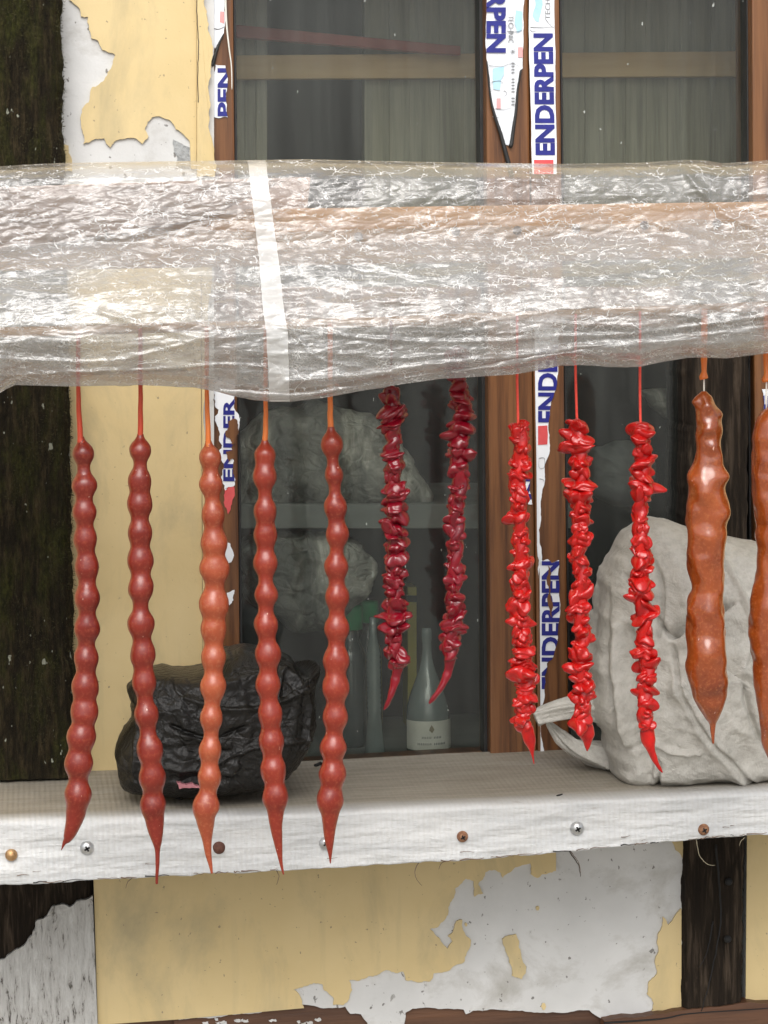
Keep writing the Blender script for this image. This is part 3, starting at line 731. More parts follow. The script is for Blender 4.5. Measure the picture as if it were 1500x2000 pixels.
tp, rp = tape([(437, 954), (457, 950), (453, 985), (446, 1005), (439, 990)], TY3, win, 'redink', ms=5, amp=.15)
tp, rp = tape([(440, 1060), (450, 1062), (456, 1080), (452, 1098), (441, 1106)], TY3, win, ms=5, amp=.15)
tp, rp = tape([(443, 1158), (458, 1152), (456, 1172), (448, 1182), (440, 1180)], TY3, win, ms=5, amp=.15)
T5 = [(1044, 640), (1094, 640), (1090, 730), (1082, 770), (1074, 800), (1071, 840), (1074, 880), (1065, 905), (1064, 940), (1058, 970), (1057, 1010), (1054, 1060), (1052, 1130), (1049, 1060), (1048, 900), (1046, 800)]
TYL = WY-.0068
tp, rp = tape(T5, TYL, win, ms=7, amp=.07, straight=(0, 13, 14, 15))
print_text('ENDER', 'up', (1051, 671, 1089, 825), TYL-.0004, M['blue'], tp, rp, .035)
prism('red_block', [(1051, 832), (1069, 831), (1070, 850), (1069, 868), (1051, 869)], TYL-.0004, TYL-.0001, M['redink'], tp)
crack([(1053, 895), (1063, 895), (1063, 913), (1053, 913), (1053, 895)], .00025, TYL-.0004, 'greyink', 'print_mark', tp, .1)
crack([(1054, 935), (1061, 937), (1062, 941)], .0003, TYL-.0004, 'greyink', 'print_mark', tp, .1)
T6 = [(1054, 1080), (1060, 1096), (1070, 1092), (1078, 1100), (1092, 1094), (1093, 1150), (1094, 1200), (1090, 1230), (1086, 1262), (1078, 1288), (1068, 1296), (1064, 1320), (1062, 1370), (1063, 1470), (1056, 1470), (1055, 1300)]
tp, rp = tape(T6, TYL, win, ms=7, amp=.08, straight=(13, 14, 15))
print_text('ENDERPEN', 'up', (1058, 1096, 1093, 1346), TYL-.0004, M['blue'], tp, rp, .035)
prism('wood_scar', rough_poly([(1071, 1105), (1077, 1120), (1075, 1150), (1080, 1180), (1078, 1206), (1074, 1190), (1072, 1160), (1068, 1135)], amp=.12, maxseg=5), TYL-.0010, TYL+.001, M['frame'], tp)
T7 = [(1027, 925), (1035, 925), (1040, 985), (1032, 985)]
tp, rp = tape(T7, WY-.0048, win, ms=6)
print_text('N', 'up', (1025, 930, 1042, 975), WY-.0052, M['blue'], tp, rp, .035)
tp, rp = tape([(1488, 760), (1500, 760), (1508, 800), (1500, 850), (1492, 800)], WY-.0028, win, ms=6)
print_text('E', 'up', (1490, 772, 1506, 800), WY-.0034, M['blue'], tp, rp, .035)

# ------------------------------------------------------------ inside the room
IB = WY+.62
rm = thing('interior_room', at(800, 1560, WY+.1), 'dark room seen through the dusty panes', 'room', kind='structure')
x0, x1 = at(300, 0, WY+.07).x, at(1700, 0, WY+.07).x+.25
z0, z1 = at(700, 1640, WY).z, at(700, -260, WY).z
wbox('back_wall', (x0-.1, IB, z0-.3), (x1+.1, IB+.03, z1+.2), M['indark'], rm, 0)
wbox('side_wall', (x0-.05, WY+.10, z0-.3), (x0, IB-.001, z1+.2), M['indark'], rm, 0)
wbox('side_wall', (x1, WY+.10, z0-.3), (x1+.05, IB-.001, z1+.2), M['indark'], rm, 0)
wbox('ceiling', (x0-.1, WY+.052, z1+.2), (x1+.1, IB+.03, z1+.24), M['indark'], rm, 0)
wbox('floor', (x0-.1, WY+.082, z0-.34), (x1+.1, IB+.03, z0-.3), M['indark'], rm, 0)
# upper boards, each a plank
BY = WY+.16
edges = [452, 478, 500, 522, None, 712, 760, 800, 858, 905, 962, 1020, 1062, 1100, 1142, 1180, 1222, 1262, 1304, 1330, 1388, 1430, 1480, 1530]
k = 0
for a, b in zip(edges[:-1], edges[1:]):
    if a is None or b is None: continue
    o = pxbox('interior_board', [(a+.1, -80), (b-.1, -80), (b-.1, 560), (a+.1, 560)], BY+random.uniform(0, .0025), BY+.02, M['inboard'], rm, .0005)
pxbox('interior_batten', [(446, 108), (1560, 99), (1560, 148), (446, 155)], BY-.014, BY-.001, M['batten'], rm, .001)
pxbox('red_rail', [(440, 46), (900, 90), (900, 108), (440, 70)], BY-.035, BY-.02, M['redbar'], rm, .001)
# shelf and floor board with the things standing on it
SH = WY+.05
sh_z = at(700, 1502, SH).z
def zpx(x, z, Y):
    lo, hi = -500, 3000
    for _ in range(40):
        m = (lo+hi)/2
        if at(x, m, Y).z > z: lo = m
        else: hi = m
    return lo
wbox('low_shelf', (x0, WY+.051, sh_z-.02), (x1, WY+.30, sh_z), M['shelf'], rm, .001)
pxbox('high_shelf', [(440, 985), (1120, 985), (1120, 1032), (440, 1032)], WY+.10, WY+.34, M['shelf'], rm, .001)

def lathe(name, cx, cy, prof, mat, parent, seg=24):
    """prof: (radius, z) world"""
    n = len(prof); th = np.linspace(0, 2*math.pi, seg, endpoint=False)
    V = np.array([[(cx+r*math.cos(a), cy+r*math.sin(a), z) for a in th] for r, z in prof]).reshape(-1, 3)
    Fc = grid_faces(n, seg, True).tolist()
    return mesh_obj(name, V, Fc, mat, parent, smooth=True)
def bottle(x, ytop, rpx, Y, label, glass, cap=None, ribs=False, paper=None, capy=None, neck=.34, shoulder=.5):
    b = at(x, 1500, Y); b.z = sh_z
    zt = at(x, ytop, Y).z; H = zt-sh_z; r = rpx*PXM*1.15
    o = thing('bottle', b, label, 'bottle', 'bottles standing inside the window')
    pr = [(.0001, sh_z), (r*.95, sh_z), (r, sh_z+.004), (r, sh_z+H*shoulder)]
    for k in range(1, 9):
        s = k/8; rr = r*(1-s)+r*neck*s; rr = r+(r*neck-r)*(3*s*s-2*s**3)
        pr.append((rr, sh_z+H*(shoulder+(.82-shoulder)*s)))
    pr += [(r*neck, zt-.012), (r*neck*1.15, zt-.011), (r*neck*1.15, zt-.004), (r*neck*.9, zt), (.0001, zt)]
    if ribs:
        pr2 = []
        for rr, z in pr: pr2.append((rr, z))
        pr = [p for p in pr if p[1] < sh_z+H*.30]+[(r*(.62+.10*(k % 2)), sh_z+H*(.32+.018*k)) for k in range(24)]+[(r*.35, zt-.015), (r*.35, zt), (.0001, zt)]
    lathe('body', b.x, b.y, pr, glass, o)
    if cap is not None:
        zc = at(x, capy, Y).z
        lathe('cap', b.x, b.y, [(.0001, zt+.003), (r*neck*1.5, zt+.002), (r*neck*1.6, zt-.001), (r*neck*1.6, zc), (.0001, zc)], cap, o)
    if paper is not None:
        pz0, pz1 = at(x, paper[1], Y-r).z, at(x, paper[0], Y-r).z
        th = np.linspace(math.pi*1.06, math.pi*1.94, 30)
        V = np.array([[(b.x+(r+.0008)*math.cos(a), b.y+(r+.0008)*math.sin(a), z) for a in th] for z in np.linspace(pz1, pz0, 5)]).reshape(-1, 3)
        lb = mesh_obj('label', V, grid_faces(5, 30).tolist(), M['paper'], o, smooth=True)
        def mark(s, yy0, yy1, wfrac, m_='greyink'):
            V2, Fc = px_text(s, 'flat', (-1, 0, 1, 1), None, .0)
            a = math.pi*1.5+V2[:, 0]*wfrac
            zz = pz1+(pz0-pz1)*(yy0+(yy1-yy0)*V2[:, 1])
            rr = r+.0014+.0002*V2[:, 2]
            mesh_obj('lettering', np.stack([b.x+rr*np.cos(a), b.y+rr*np.sin(a), zz], 1), Fc, M[m_], lb)
        mark('IIIIII IIIII', .52, .59, .42); mark('IIIIIIII IIIIIII', .74, .81, .62)
        # small vine emblem
        em = [(0, .12), (.07, .2), (.12, .28), (.07, .34), (.02, .40), (-.04, .35), (-.11, .3), (-.06, .2)]
        V = []; 
        for (a_, zf) in em:
            a = math.pi*1.5+a_; V.append((b.x+(r+.0015)*math.cos(a), b.y+(r+.0015)*math.sin(a), pz1+(pz0-pz1)*zf))
        mesh_obj('emblem', V, [list(range(len(V)))], M['smear'], lb)
    return o
bottle(837, 1226, 46, WY+.115, 'clear bottle with cream paper label standing inside the left pane', M['pglass'], paper=(1409, 1466), neck=.22, shoulder=.30)
bottle(733, 1205, 22, WY+.10, 'pale ribbed clear bottle inside the left pane, just left of the labelled bottle', M['pglass'], ribs=True)
bottle(688, 1185, 34, WY+.16, 'dark bottle with green screw cap behind the fifth brick red strand', M['bglass'], cap=M['green'], capy=1228, neck=.52, shoulder=.62)
bottle(722, 1178, 30, WY+.19, 'dark green capped bottle inside the pane, half hidden behind the ribbed bottle', M['bglass'], cap=M['green'], capy=1214, neck=.52, shoulder=.62)
b = at(806, 1205, WY+.24)
t = thing('carton', (b.x, b.y, sh_z), 'narrow yellow carton inside the left pane behind the first dark crimson strand', 'box')
pxbox('carton_body', [(796, 1146), (814, 1146), (814, 1500), (796, 1500)], WY+.24, WY+.27, M['yellow'], t, .001)
pxbox('carton_band', [(795, 1163), (815, 1163), (815, 1176), (795, 1176)], WY+.238, WY+.272, M['bglass'], t, .0005)

# ------------------------------------------------------------ inflated crumpled shapes (bags)
def inflate(outline, centre, Yc, df, db, mat, parent, name, amp, seed, fs, floor=None, nu=260, nv=150, fold=None, cw=.5):
    """a closed bag whose outline on plane Yc follows the traced one, df metres deep to the front, db to the back"""
    O = interp(list(outline)+[outline[0]], 12)
    d = np.r_[0, np.cumsum(np.hypot(*np.diff(O, axis=0).T))]; d /= d[-1]
    u = np.linspace(0, 1, nu, endpoint=False)
    ox = np.interp(u, d, O[:, 0]); oy = np.interp(u, d, O[:, 1])
    v = np.linspace(1e-4, math.pi-1e-4, nv)
    sv = np.sin(v)**.62; cv = np.cos(v)
    PX = centre[0]+(ox[None, :]-centre[0])*sv[:, None]; PY = centre[1]+(oy[None, :]-centre[1])*sv[:, None]
    Yd = np.where(cv > 0, -df*np.abs(cv)**.8, db*np.abs(cv)**.8)[:, None]*np.ones(nu)[None, :]
    P0 = at_np(PX, PY, np.full(PX.shape, Yc)); P = P0.copy(); P[..., 1] += Yd
    # displacement along approx normal
    C = np.array(at(centre[0], centre[1], Yc+(db-df)/2)); N = P-C; N /= np.linalg.norm(N, axis=-1)[..., None]
    h = crumple(PX*fs*(1+.0)+Yd*300*fs, PY*fs, seed, 4)*cw+ridged(PX*fs*.45+PY*fs*.25, PY*fs*.9-PX*fs*.2+Yd*200*fs, seed+50, 4)*.7
    if fold is not None: h = h+fold(PX, PY)
    P += N*(h*amp)[..., None]
    if floor is not None:
        if callable(floor): fz = floor(P[..., 0], P[..., 1])
        else: fz = floor
        P[..., 2] = np.maximum(P[..., 2], fz)
    return mesh_obj(name, P.reshape(-1, 3), grid_faces(nv, nu, True).tolist(), mat, parent, smooth=True)

t = thing('plastic_bundle', at(650, 984, WY+.22), 'pale crumpled plastic bundle on the high shelf inside the left pane', 'bag')
inflate([(480, 860), (540, 815), (600, 800), (660, 800), (720, 825), (770, 880), (830, 980), (700, 988), (560, 988), (470, 985)], (620, 910), WY+.15, .04, .05, M['bagwhite'], t, 'bundle', .013, 5, .012, None, 180, 90)
t = thing('plastic_bundle', at(600, 1210, WY+.22), 'dull hanging plastic bundle inside the left pane below the shelf', 'bag')
inflate([(480, 1070), (540, 1045), (600, 1050), (680, 1060), (720, 1110), (690, 1170), (620, 1210), (560, 1200), (490, 1160)], (600, 1120), WY+.13, .03, .04, M['bagwhite'], t, 'bundle', .013, 15, .012, None, 180, 90)
t = thing('cloth_reflection', at(1180, 960, WY+.2), 'grey folded shape added for a cloth reflection in the right pane', 'cloth')
inflate([(1160, 880), (1210, 862), (1262, 880), (1275, 930), (1250, 975), (1190, 980), (1155, 940)], (1212, 925), WY+.30, .03, .04, M['shelf'], t, 'cloth_folds', .005, 25, .02, None, 120, 60)  # added solid that stands in for a reflection of grey cloth
t = thing('plastic_bundle', at(1300, 820, WY+.1), 'pale plastic scrap high inside the right pane beside the dark post', 'bag')
inflate([(1255, 765), (1300, 762), (1345, 780), (1350, 830), (1320, 822), (1280, 800)], (1305, 790), WY+.09, .01, .02, M['bagwhite'], t, 'bundle', .003, 35, .03, None, 100, 50)

# ------------------------------------------------------------ sill
SFY = .125
def lin(x, tab): return np.interp(x, [a for a, b in tab], [b for a, b in tab])
back_y = [(-450, 1530), (-150, 1517), (0, 1510), (579, 1488), (960, 1468), (1500, 1440), (1700, 1430), (2000, 1415)]
front_y = [(-450, 1622), (-150, 1607), (0, 1601), (480, 1590), (960, 1570), (1500, 1544), (1700, 1536), (2000, 1522)]
bot_y = [(-450, 1754), (-150, 1736), (0, 1728), (185, 1717), (480, 1702), (940, 1677), (1335, 1640), (1500, 1627), (1700, 1612), (2000, 1588)]
nx, ntop, nfr = 900, 46, 40
X = np.linspace(-450, 2000, nx)
zb = at_np(X, lin(X, back_y), np.full(nx, WY+.002)); zf = at_np(X, lin(X, front_y), np.full(nx, SFY))
ze = at_np(X, lin(X, bot_y)+1.6*fbm(X*.03, X*0, 4, 4)*2, np.full(nx, SFY-.002))
rows, dust = [], []
for k in range(ntop):
    s = k/(ntop-1)
    p = zb*(1-s)+zf*s
    p[:, 2] += .0009*fbm(X*.004+s*1.5, np.full(nx, s*5), 8, 4)
    rows.append(p); dust.append(np.clip(1.0-np.clip((s-.86)/.14, 0, 1)*.9, 0, 1)*np.ones(nx))
rows[-1][:, 2] -= .0006
for k in range(1, nfr):
    s = k/(nfr-1)
    p = zf*(1-s)+ze*s
    p[:, 1] = SFY-.004*min(1, s*14)**.5-.0015*fbm(X*.012, np.full(nx, s*5), 18, 4)-.0012*s
    rows.append(p); dust.append(np.full(nx, .06*(1-s)))
p = rows[-1].copy(); p[:, 1] += .004; rows.append(p); dust.append(np.zeros(nx))
P = np.array(rows)
sill = thing('window_sill', at(700, 1690, .2), 'long window sill wrapped in greyed ribbed vinyl with a white screwed down front', 'window sill')
cl = mesh_obj('cover', P.reshape(-1, 3), grid_faces(len(rows), nx).tolist(), M['cloth'], sill, smooth=True)
a = cl.data.attributes.new('dust', 'FLOAT', 'POINT'); a.data.foreach_set('value', np.array(dust).reshape(-1).astype(np.float32))
# the board inside the cover
V = []
for i in (0, nx-1):
    b_, f_, e_ = zb[i], zf[i], ze[i]
    V += [(f_[0], SFY+.003, f_[2]-.010), (b_[0], WY-.003, b_[2]-.012), (b_[0], WY-.003, b_[2]-.030), (f_[0], SFY+.003, e_[2]+.006)]
mesh_obj('board', V, [[0, 1, 2, 3], [7, 6, 5, 4], [0, 4, 5, 1], [1, 5, 6, 2], [2, 6, 7, 3], [3, 7, 4, 0]], M['dark'], sill)
def sill_z(x, y):
    xs = np.linspace(zb[0, 0], zb[-1, 0], 60)
    s = np.clip((WY-np.asarray(y))/(WY-SFY), 0, 1)
    zB = np.interp(x, zb[:, 0], zb[:, 2]); zF = np.interp(x, zf[:, 0], zf[:, 2])
    return zB*(1-s)+zF*s
print('sill heights', zb[0, 2], zf[0, 2], zb[-1, 2], zf[-1, 2])
# screws
def screw(x, y, r, mat, recess, label):
    c = at(x, y, SFY-.0065); rr = r*PXM*1.07
    prof = [(rr*1.0, .0030), (rr*1.0, .0016), (rr*.92, .0004), (rr*.72, -.0009), (rr*.4, -.0018), (.00001, -.0021)]
    th = np.linspace(0, 2*math.pi, 24, endpoint=False)
    V = np.array([[(c.x+q*math.cos(a), c.y+dy, c.z+q*math.sin(a)) for a in th] for q, dy in prof]).reshape(-1, 3)
    s = mesh_obj('screw', V, grid_faces(len(prof), 24, True).tolist(), mat, sill, smooth=True)
    s['label'] = label
    if recess:
        for ang in (.5, .5+math.pi/2):
            dx, dz = math.cos(ang), math.sin(ang); w, L = rr*.13, rr*.42
            q = [(c.x+dx*a-dz*b, c.z+dz*a+dx*b) for a, b in ((-L, -w), (L, -w), (L, w), (-L, w))]
            V = [(x_, c.y-.0023, z_) for x_, z_ in q]+[(x_, c.y-.0005, z_) for x_, z_ in q]
            mesh_obj('cross_slot', V, CUBE, M['cavity'], s)
    # worn ring where the washerless head bites the vinyl
    V = np.array([[(c.x+q*math.cos(a), c.y+.0024+dy, c.z+q*math.sin(a)) for a in th] for q, dy in ((rr*1.28, .0008), (rr*1.15, -.0002), (rr*.99, .0002))]).reshape(-1, 3)
    return s
screw(22, 1671, 12, M['brass'], False, 'tarnished brass coloured screw head, leftmost on the sill front')
screw(170, 1657, 14, M['steel'], True, 'grey zinc screw head under the first strand')
screw(428, 1657, 12.5, M['rust'], False, 'dark brown rusted screw head right of the third strand')
screw(636, 1648, 12.5, M['steel'], True, 'grey screw head half hidden by the tip of the fifth strand')
screw(904, 1635, 11.5, M['rust2'], True, 'rusty orange brown screw head right of the middle')
screw(1128, 1619, 14, M['steel'], True, 'shiny zinc screw head under the second scarlet strand')
screw(1375, 1621, 12, M['rust2'], True, 'rusted screw head above the dark post')
# frayed threads under the front
for pts, m_ in (([(540, 1700), (545, 1712), (540, 1728)], 'fibre'), ([(262, 1712), (250, 1722), (246, 1735)], 'fibre'), ([(818, 1684), (810, 1702), (814, 1718), (824, 1730)], 'fibre'), ([(875, 1681), (862, 1686), (857, 1698)], 'fibre'), ([(815, 1684), (840, 1680), (873, 1680)], 'fibre'), ([(1360, 1640), (1366, 1670), (1382, 1688), (1397, 1690)], 'smear'), ([(1455, 1636), (1448, 1642), (1444, 1652)], 'smear'), ([(1110, 1657), (1118, 1668), (1131, 1686), (1134, 1705)], 'fibre')):
    crack(pts, .0004, SFY-.002, m_, 'loose_thread', sill, .5)
rf = random.Random(5)
x = -20
while x < 1520:
    L = rf.uniform(8, 50)
    if rf.random() < .55:
        pts = [(x+L*k/4, float(lin(x+L*k/4, bot_y))+rf.uniform(-2.0, 1.5)) for k in range(5)]
        crack(pts, rf.uniform(.00025, .0006), SFY-.0068, rf.choice(['fibre', 'cavity', 'fibre']), 'frayed_edge', sill, .6)
    if rf.random() < .25:
        y0 = float(lin(x, bot_y))-rf.uniform(6, 26)
        crack([(x, y0), (x+L*.3, y0-rf.uniform(-1, 3)), (x+L*.6, y0-rf.uniform(-1, 3))], rf.uniform(.0002, .0004), SFY-.0066, 'fibre', 'scuff', sill, .6)
    x += L*rf.uniform(.7, 1.6)
# small litter on the vinyl
def litter(pts, label, cat, mat, rad=.0011, name='crumb'):
    V = [Vector((at(x, y, .2).x, 0, 0)) for x, y in pts]
    out = []
    for x, y in pts:
        # where the picture ray meets the sill top
        lo, hi = SFY, WY
        for _ in range(30):
            m = (lo+hi)/2; p = at(x, y, m)
            if p.z > sill_z(p.x, m): lo = m
            else: hi = m
        p = at(x, y, lo); out.append(Vector((p.x, p.y, float(sill_z(p.x, lo))+rad*.9)))
    n = len(out); th_ = [rad*(.4+.6*math.sin(math.pi*(i+.5)/n)) for i in range(n)]
    o = sweep(name, out, th_, M[mat], None, 6, base=out[0]); return tag(o, label, cat)
litter([(343, 1560), (348, 1561), (355, 1563)], 'tiny dark twig on the sill in front of the black bag', 'twig', 'cavity', .0008, 'twig')
litter([(614, 1498), (620, 1497), (626, 1494), (630, 1496)], 'small black shred on the sill beside the fifth strand', 'scrap', 'cavity', .0016, 'scrap')
litter([(1087, 1556), (1092, 1555), (1098, 1553)], 'dark fleck on the sill right of the first scarlet strand', 'scrap', 'cavity', .0008, 'scrap')
litter([(350, 1548), (353, 1549), (356, 1548)], 'white crumb on the sill at the foot of the black bag', 'crumb', 'thread_white', .0011, 'crumb')

# ------------------------------------------------------------ bag and sack on the sill
def fold_fn(lines):
    def f(PX, PY):
        h = 0
        for (pts, w, a) in lines:
            P = interp(pts, 8); d = np.full(PX.shape, 1e9)
            for i in range(len(P)-1):
                ax, ay = P[i]; bx, by = P[i+1]; L2 = (bx-ax)**2+(by-ay)**2+1e-9
                tt = np.clip(((PX-ax)*(bx-ax)+(PY-ay)*(by-ay))/L2, 0, 1)
                d = np.minimum(d, np.hypot(PX-(ax+tt*(bx-ax)), PY-(ay+tt*(by-ay))))
            h = h+a*np.exp(-(d/w)**2)
        return h
    return f
t = thing('plastic_bag', at(410, 1545, .2), 'crumpled black plastic bag sitting on the sill behind the third and fourth strands', 'bag')
BO = [(232, 1505), (230, 1460), (250, 1420), (262, 1385), (252, 1345), (300, 1318), (340, 1318), (400, 1312), (440, 1282), (480, 1266), (550, 1282), (594, 1318), (622, 1300), (612, 1350), (612, 1410), (600, 1455), (570, 1500), (520, 1535), (400, 1549), (300, 1548), (245, 1538)]
inflate(BO, (420, 1420), .178, .045, .085, M['bag'], t, 'bag_body', .0027, 77, .034, lambda x, y: sill_z(x, y)+.0002, 360, 220,
        fold_fn([([(300, 1320), (400, 1330), (520, 1300)], 9, 1.1), ([(250, 1400), (300, 1440), (380, 1440), (480, 1470)], 10, -.9), ([(330, 1310), (360, 1420), (340, 1520)], 9, .8), ([(440, 1280), (470, 1400), (430, 1520)], 10, .8), ([(560, 1290), (560, 1400), (500, 1520)], 10, .8), ([(240, 1500), (350, 1500), (450, 1500)], 8, -1.0), ([(300, 1330), (270, 1400), (262, 1500)], 5, 1.2), ([(545, 1300), (590, 1360), (580, 1450)], 5, 1.4), ([(540, 1300), (520, 1400), (540, 1500)], 4, 1.3), ([(360, 1350), (440, 1370), (520, 1360), (600, 1330)], 5, 1.2), ([(290, 1470), (380, 1480), (480, 1440), (590, 1430)], 5, 1.3), ([(330, 1400), (400, 1420), (470, 1400)], 4, -1.2)]))
prism('inner_bag', rough_poly([(345, 1528), (375, 1530), (420, 1537), (400, 1543), (350, 1541)], maxseg=5), .130, .136, M['pinkbag'], t)
P = interp([(252, 1345), (256, 1358), (262, 1372), (268, 1380)], 5)
sweep('twisted_corner', [at(x, y, .17) for x, y in P], np.linspace(.0008, .0026, len(P)), M['bag'], t, 8)

t = thing('woven_sack', at(1330, 1530, .2), 'stuffed grey woven sack resting on the right of the sill', 'sack')
SO = [(1200, 1090), (1230, 1045), (1290, 1025), (1350, 1040), (1430, 1055), (1520, 1075), (1620, 1120), (1660, 1250), (1660, 1400), (1640, 1500), (1520, 1512), (1440, 1522), (1360, 1532), (1290, 1534), (1235, 1528), (1208, 1490), (1190, 1440), (1172, 1380), (1172, 1280), (1180, 1180)]
inflate(SO, (1400, 1300), .185, .050, .090, M['sack'], t, 'sack_body', .0070, 41, .011, lambda x, y: sill_z(x, y)+.0002, 420, 260,
        fold_fn([([(1210, 1220), (1215, 1320), (1235, 1420), (1250, 1500)], 9, -1.3), ([(1196, 1220), (1200, 1330), (1215, 1430)], 9, 1.0), ([(1290, 1225), (1340, 1190), (1380, 1170)], 8, -1.6), ([(1300, 1320), (1360, 1420), (1440, 1500)], 14, .9), ([(1420, 1290), (1460, 1350), (1500, 1380)], 12, 1.0), ([(1430, 1310), (1490, 1390), (1560, 1420)], 10, -1.0), ([(1220, 1500), (1330, 1490), (1480, 1480)], 18, .7), ([(1280, 1040), (1320, 1180), (1300, 1330)], 20, .7), ([(1240, 1060), (1270, 1130), (1262, 1230)], 4, -.7), ([(1340, 1060), (1400, 1110), (1430, 1200)], 5, .7), ([(1210, 1120), (1250, 1180), (1290, 1228), (1350, 1195), (1400, 1165)], 4, -1.0), ([(1440, 1240), (1420, 1330), (1450, 1420), (1500, 1470)], 5, -.8), ([(1290, 1250), (1310, 1340), (1370, 1430), (1460, 1510)], 4.5, -.8), ([(1230, 1440), (1262, 1470), (1272, 1525)], 4, -.8), ([(1225, 1400), (1280, 1440), (1340, 1440)], 5, .5), ([(1185, 1150), (1178, 1250), (1186, 1370)], 4, -.6)]))
# twisted neck of the sack pointing left
P = interp([(1200, 1385), (1165, 1382), (1125, 1380), (1090, 1388), (1060, 1398), (1046, 1404)], 10)
def twist(i, th): return 1+.16*np.cos(5*th+i*.12)+.08*np.cos(9*th+i*.2)
sweep('twisted_neck', [at(x, y, .200) for x, y in P], np.interp(np.linspace(0, 1, len(P)), [0, .3, .7, 1], [.013, .0085, .0072, .0062]), M['sack'], t, 60, twist)
P = interp([(1070, 1412), (1090, 1435), (1108, 1450), (1130, 1462), (1190, 1480)], 10)
sweep('trailing_fold', [at(x, y, .215) for x, y in P], np.interp(np.linspace(0, 1, len(P)), [0, .3, .7, 1], [.002, .0055, .0065, .011]), M['sack'], t, 50, twist)
P = interp([(1120, 1466), (1150, 1470), (1200, 1478)], 10)
sweep('trailing_fold', [at(x, y, .225) for x, y in P], np.interp(np.linspace(0, 1, len(P)), [0, .5, 1], [.003, .009, .012]), M['sack'], t, 50, twist)

# ------------------------------------------------------------ timbers behind the plastic
t = pxbox('timber_beam', [(-200, 420), (380, 412), (1700, 385), (1700, 492), (380, 524), (-200, 540)][0:0] or [(-450, 422), (2000, 386), (2000, 494), (-450, 536)], .014, .07, M['tanbeam'], None, .004)
t_beam = t
tag(t, 'tan timber beam showing through the clear plastic sheet', 'beam')
t = pxbox('plank', [(-200, 372), (608, 345), (600, 412), (-200, 540)], .0745, .085, M['pinkboard'], None, .002)
tag(t, 'pinkish brown plank behind the upper left of the plastic sheet', 'plank')
t = pxbox('plank', [(-200, 372), (560, 352), (400, 428), (-200, 528)], .004, .0135, M['pinkboard'], None, .002)
tag(t, 'shorter pinkish plank lying on the left end of the tan beam', 'plank')
rod_pts = [at(x, y, .006) for x, y in ((-450, 662), (750, 628), (2000, 578))]
t = sweep('hanging_rod', rod_pts, [.0035]*3, M['tanbeam'], None, 12, base=rod_pts[0])
tag(t, 'thin wooden rod inside the plastic from which the strands hang', 'rod')
for x_, y_ in ((890, 452), (1010, 450), (1125, 446), (1258, 440), (700, 462), (1400, 436)):
    bb_ = t_beam
    sweep('nail_head', [at(x_, y_, .0128), at(x_, y_, .0142)], [.0030, .0034], M['rust'], bb_, 10)
def rod_y(x): return np.interp(x, [-450, 750, 2000], [662, 628, 578])

# ------------------------------------------------------------ the clear plastic sheet
top_y = [(-150, 335), (0, 325), (60, 321), (130, 318), (300, 315), (480, 313), (600, 311), (760, 315), (940, 318), (1100, 320), (1250, 318), (1340, 312), (1375, 313), (1410, 319), (1500, 313), (1700, 310)]
hem_y = [(-150, 778), (0, 768), (12, 760), (30, 752), (140, 755), (270, 752), (380, 757), (420, 764), (460, 775), (530, 785), (565, 785), (640, 776), (740, 757), (860, 740), (1000, 732), (1060, 722), (1100, 712), (1180, 715), (1250, 716), (1300, 706), (1350, 698), (1420, 700), (1500, 690), (1700, 676)]
def prof(v):
    return np.interp(v, PV, PY_)
PV = np.linspace(0, 1, 401)
_k = np.exp(-np.linspace(-2, 2, 15)**2); _k /= _k.sum()
PY_ = np.convolve(np.pad(np.interp(PV, [0, .012, .03, .07, .16, .36, .50, .62, .72, .80, .90, 1.0], [.034, .022, .013, .004, -.002, -.006, -.026, -.045, -.052, -.052, -.045, -.034]), 7, mode='edge'), _k, 'valid')
ridges = [([(565, 643), (640, 652), (760, 664), (870, 668), (1000, 664), (1095, 657), (1250, 650), (1500, 618)], 5, .0020),
          ([(0, 735), (120, 728), (300, 722), (430, 712), (520, 716)], 4, .0018),
          ([(560, 744), (700, 735), (850, 712), (1000, 698), (1150, 678), (1300, 665), (1500, 640)], 7, .0034),
          ([(430, 640), (500, 636), (565, 645), (620, 700), (700, 716)], 4, .0015),
          ([(0, 700), (200, 706), (330, 680), (430, 650)], 5, .0018),
          ([(200, 610), (300, 640), (420, 660), (560, 640)], 6, .0020),
          ([(560, 690), (660, 690), (760, 700), (900, 690)], 4, .0014),
          ([(700, 500), (820, 540), (950, 530), (1100, 545), (1300, 520)], 9, .0022),
          ([(1330, 320), (1360, 360), (1420, 420), (1500, 450)], 9, .0026),
          ([(0, 560), (150, 575), (300, 560), (480, 570)], 8, .0022),
          ([(1290, 440), (1400, 470), (1500, 455)], 8, .0020)]
rfun = fold_fn(ridges)
def film_surface(PX, Vv, damp=1.0, off=0.0, hem=True):
    ty = lin(PX, top_y); hy = lin(PX, hem_y)
    PY = ty+(hy-ty)*Vv
    Y = prof(Vv)+.006*fbm(PX*.0035, PY*.006, 21, 3)*np.clip(Vv*6, 0, 1)
    e = np.clip(Vv*18, .15, 1)*np.clip((1-Vv)*14, .25, 1)
    c1 = crumple(PX*.010+PY*.006, PY*.024, 3, 3)
    c2 = crumple(PX*.045-PY*.02, PY*.085, 61, 3)
    env = .55+.75*vnoise(PX*.006, PY*.012, 91)
    # long sideways folds
    lf = ridged(PX*.0035+PY*.003, PY*.035+.6*fbm(PX*.01, PY*.01, 6, 3), 33, 3)
    h = (c1*.0026+c2*.0003)*env+lf*.0018*np.clip((Vv-.25)*2.5, .2, 1.1)
    h = h*e*damp+rfun(PX, PY)*damp
    return at_np(PX, PY, Y-h-off), PY
sheet = thing('plastic_sheet', at(750, 780, 0), 'crinkled clear plastic sheet wrapped along the beam above the hanging strands', 'plastic sheet')
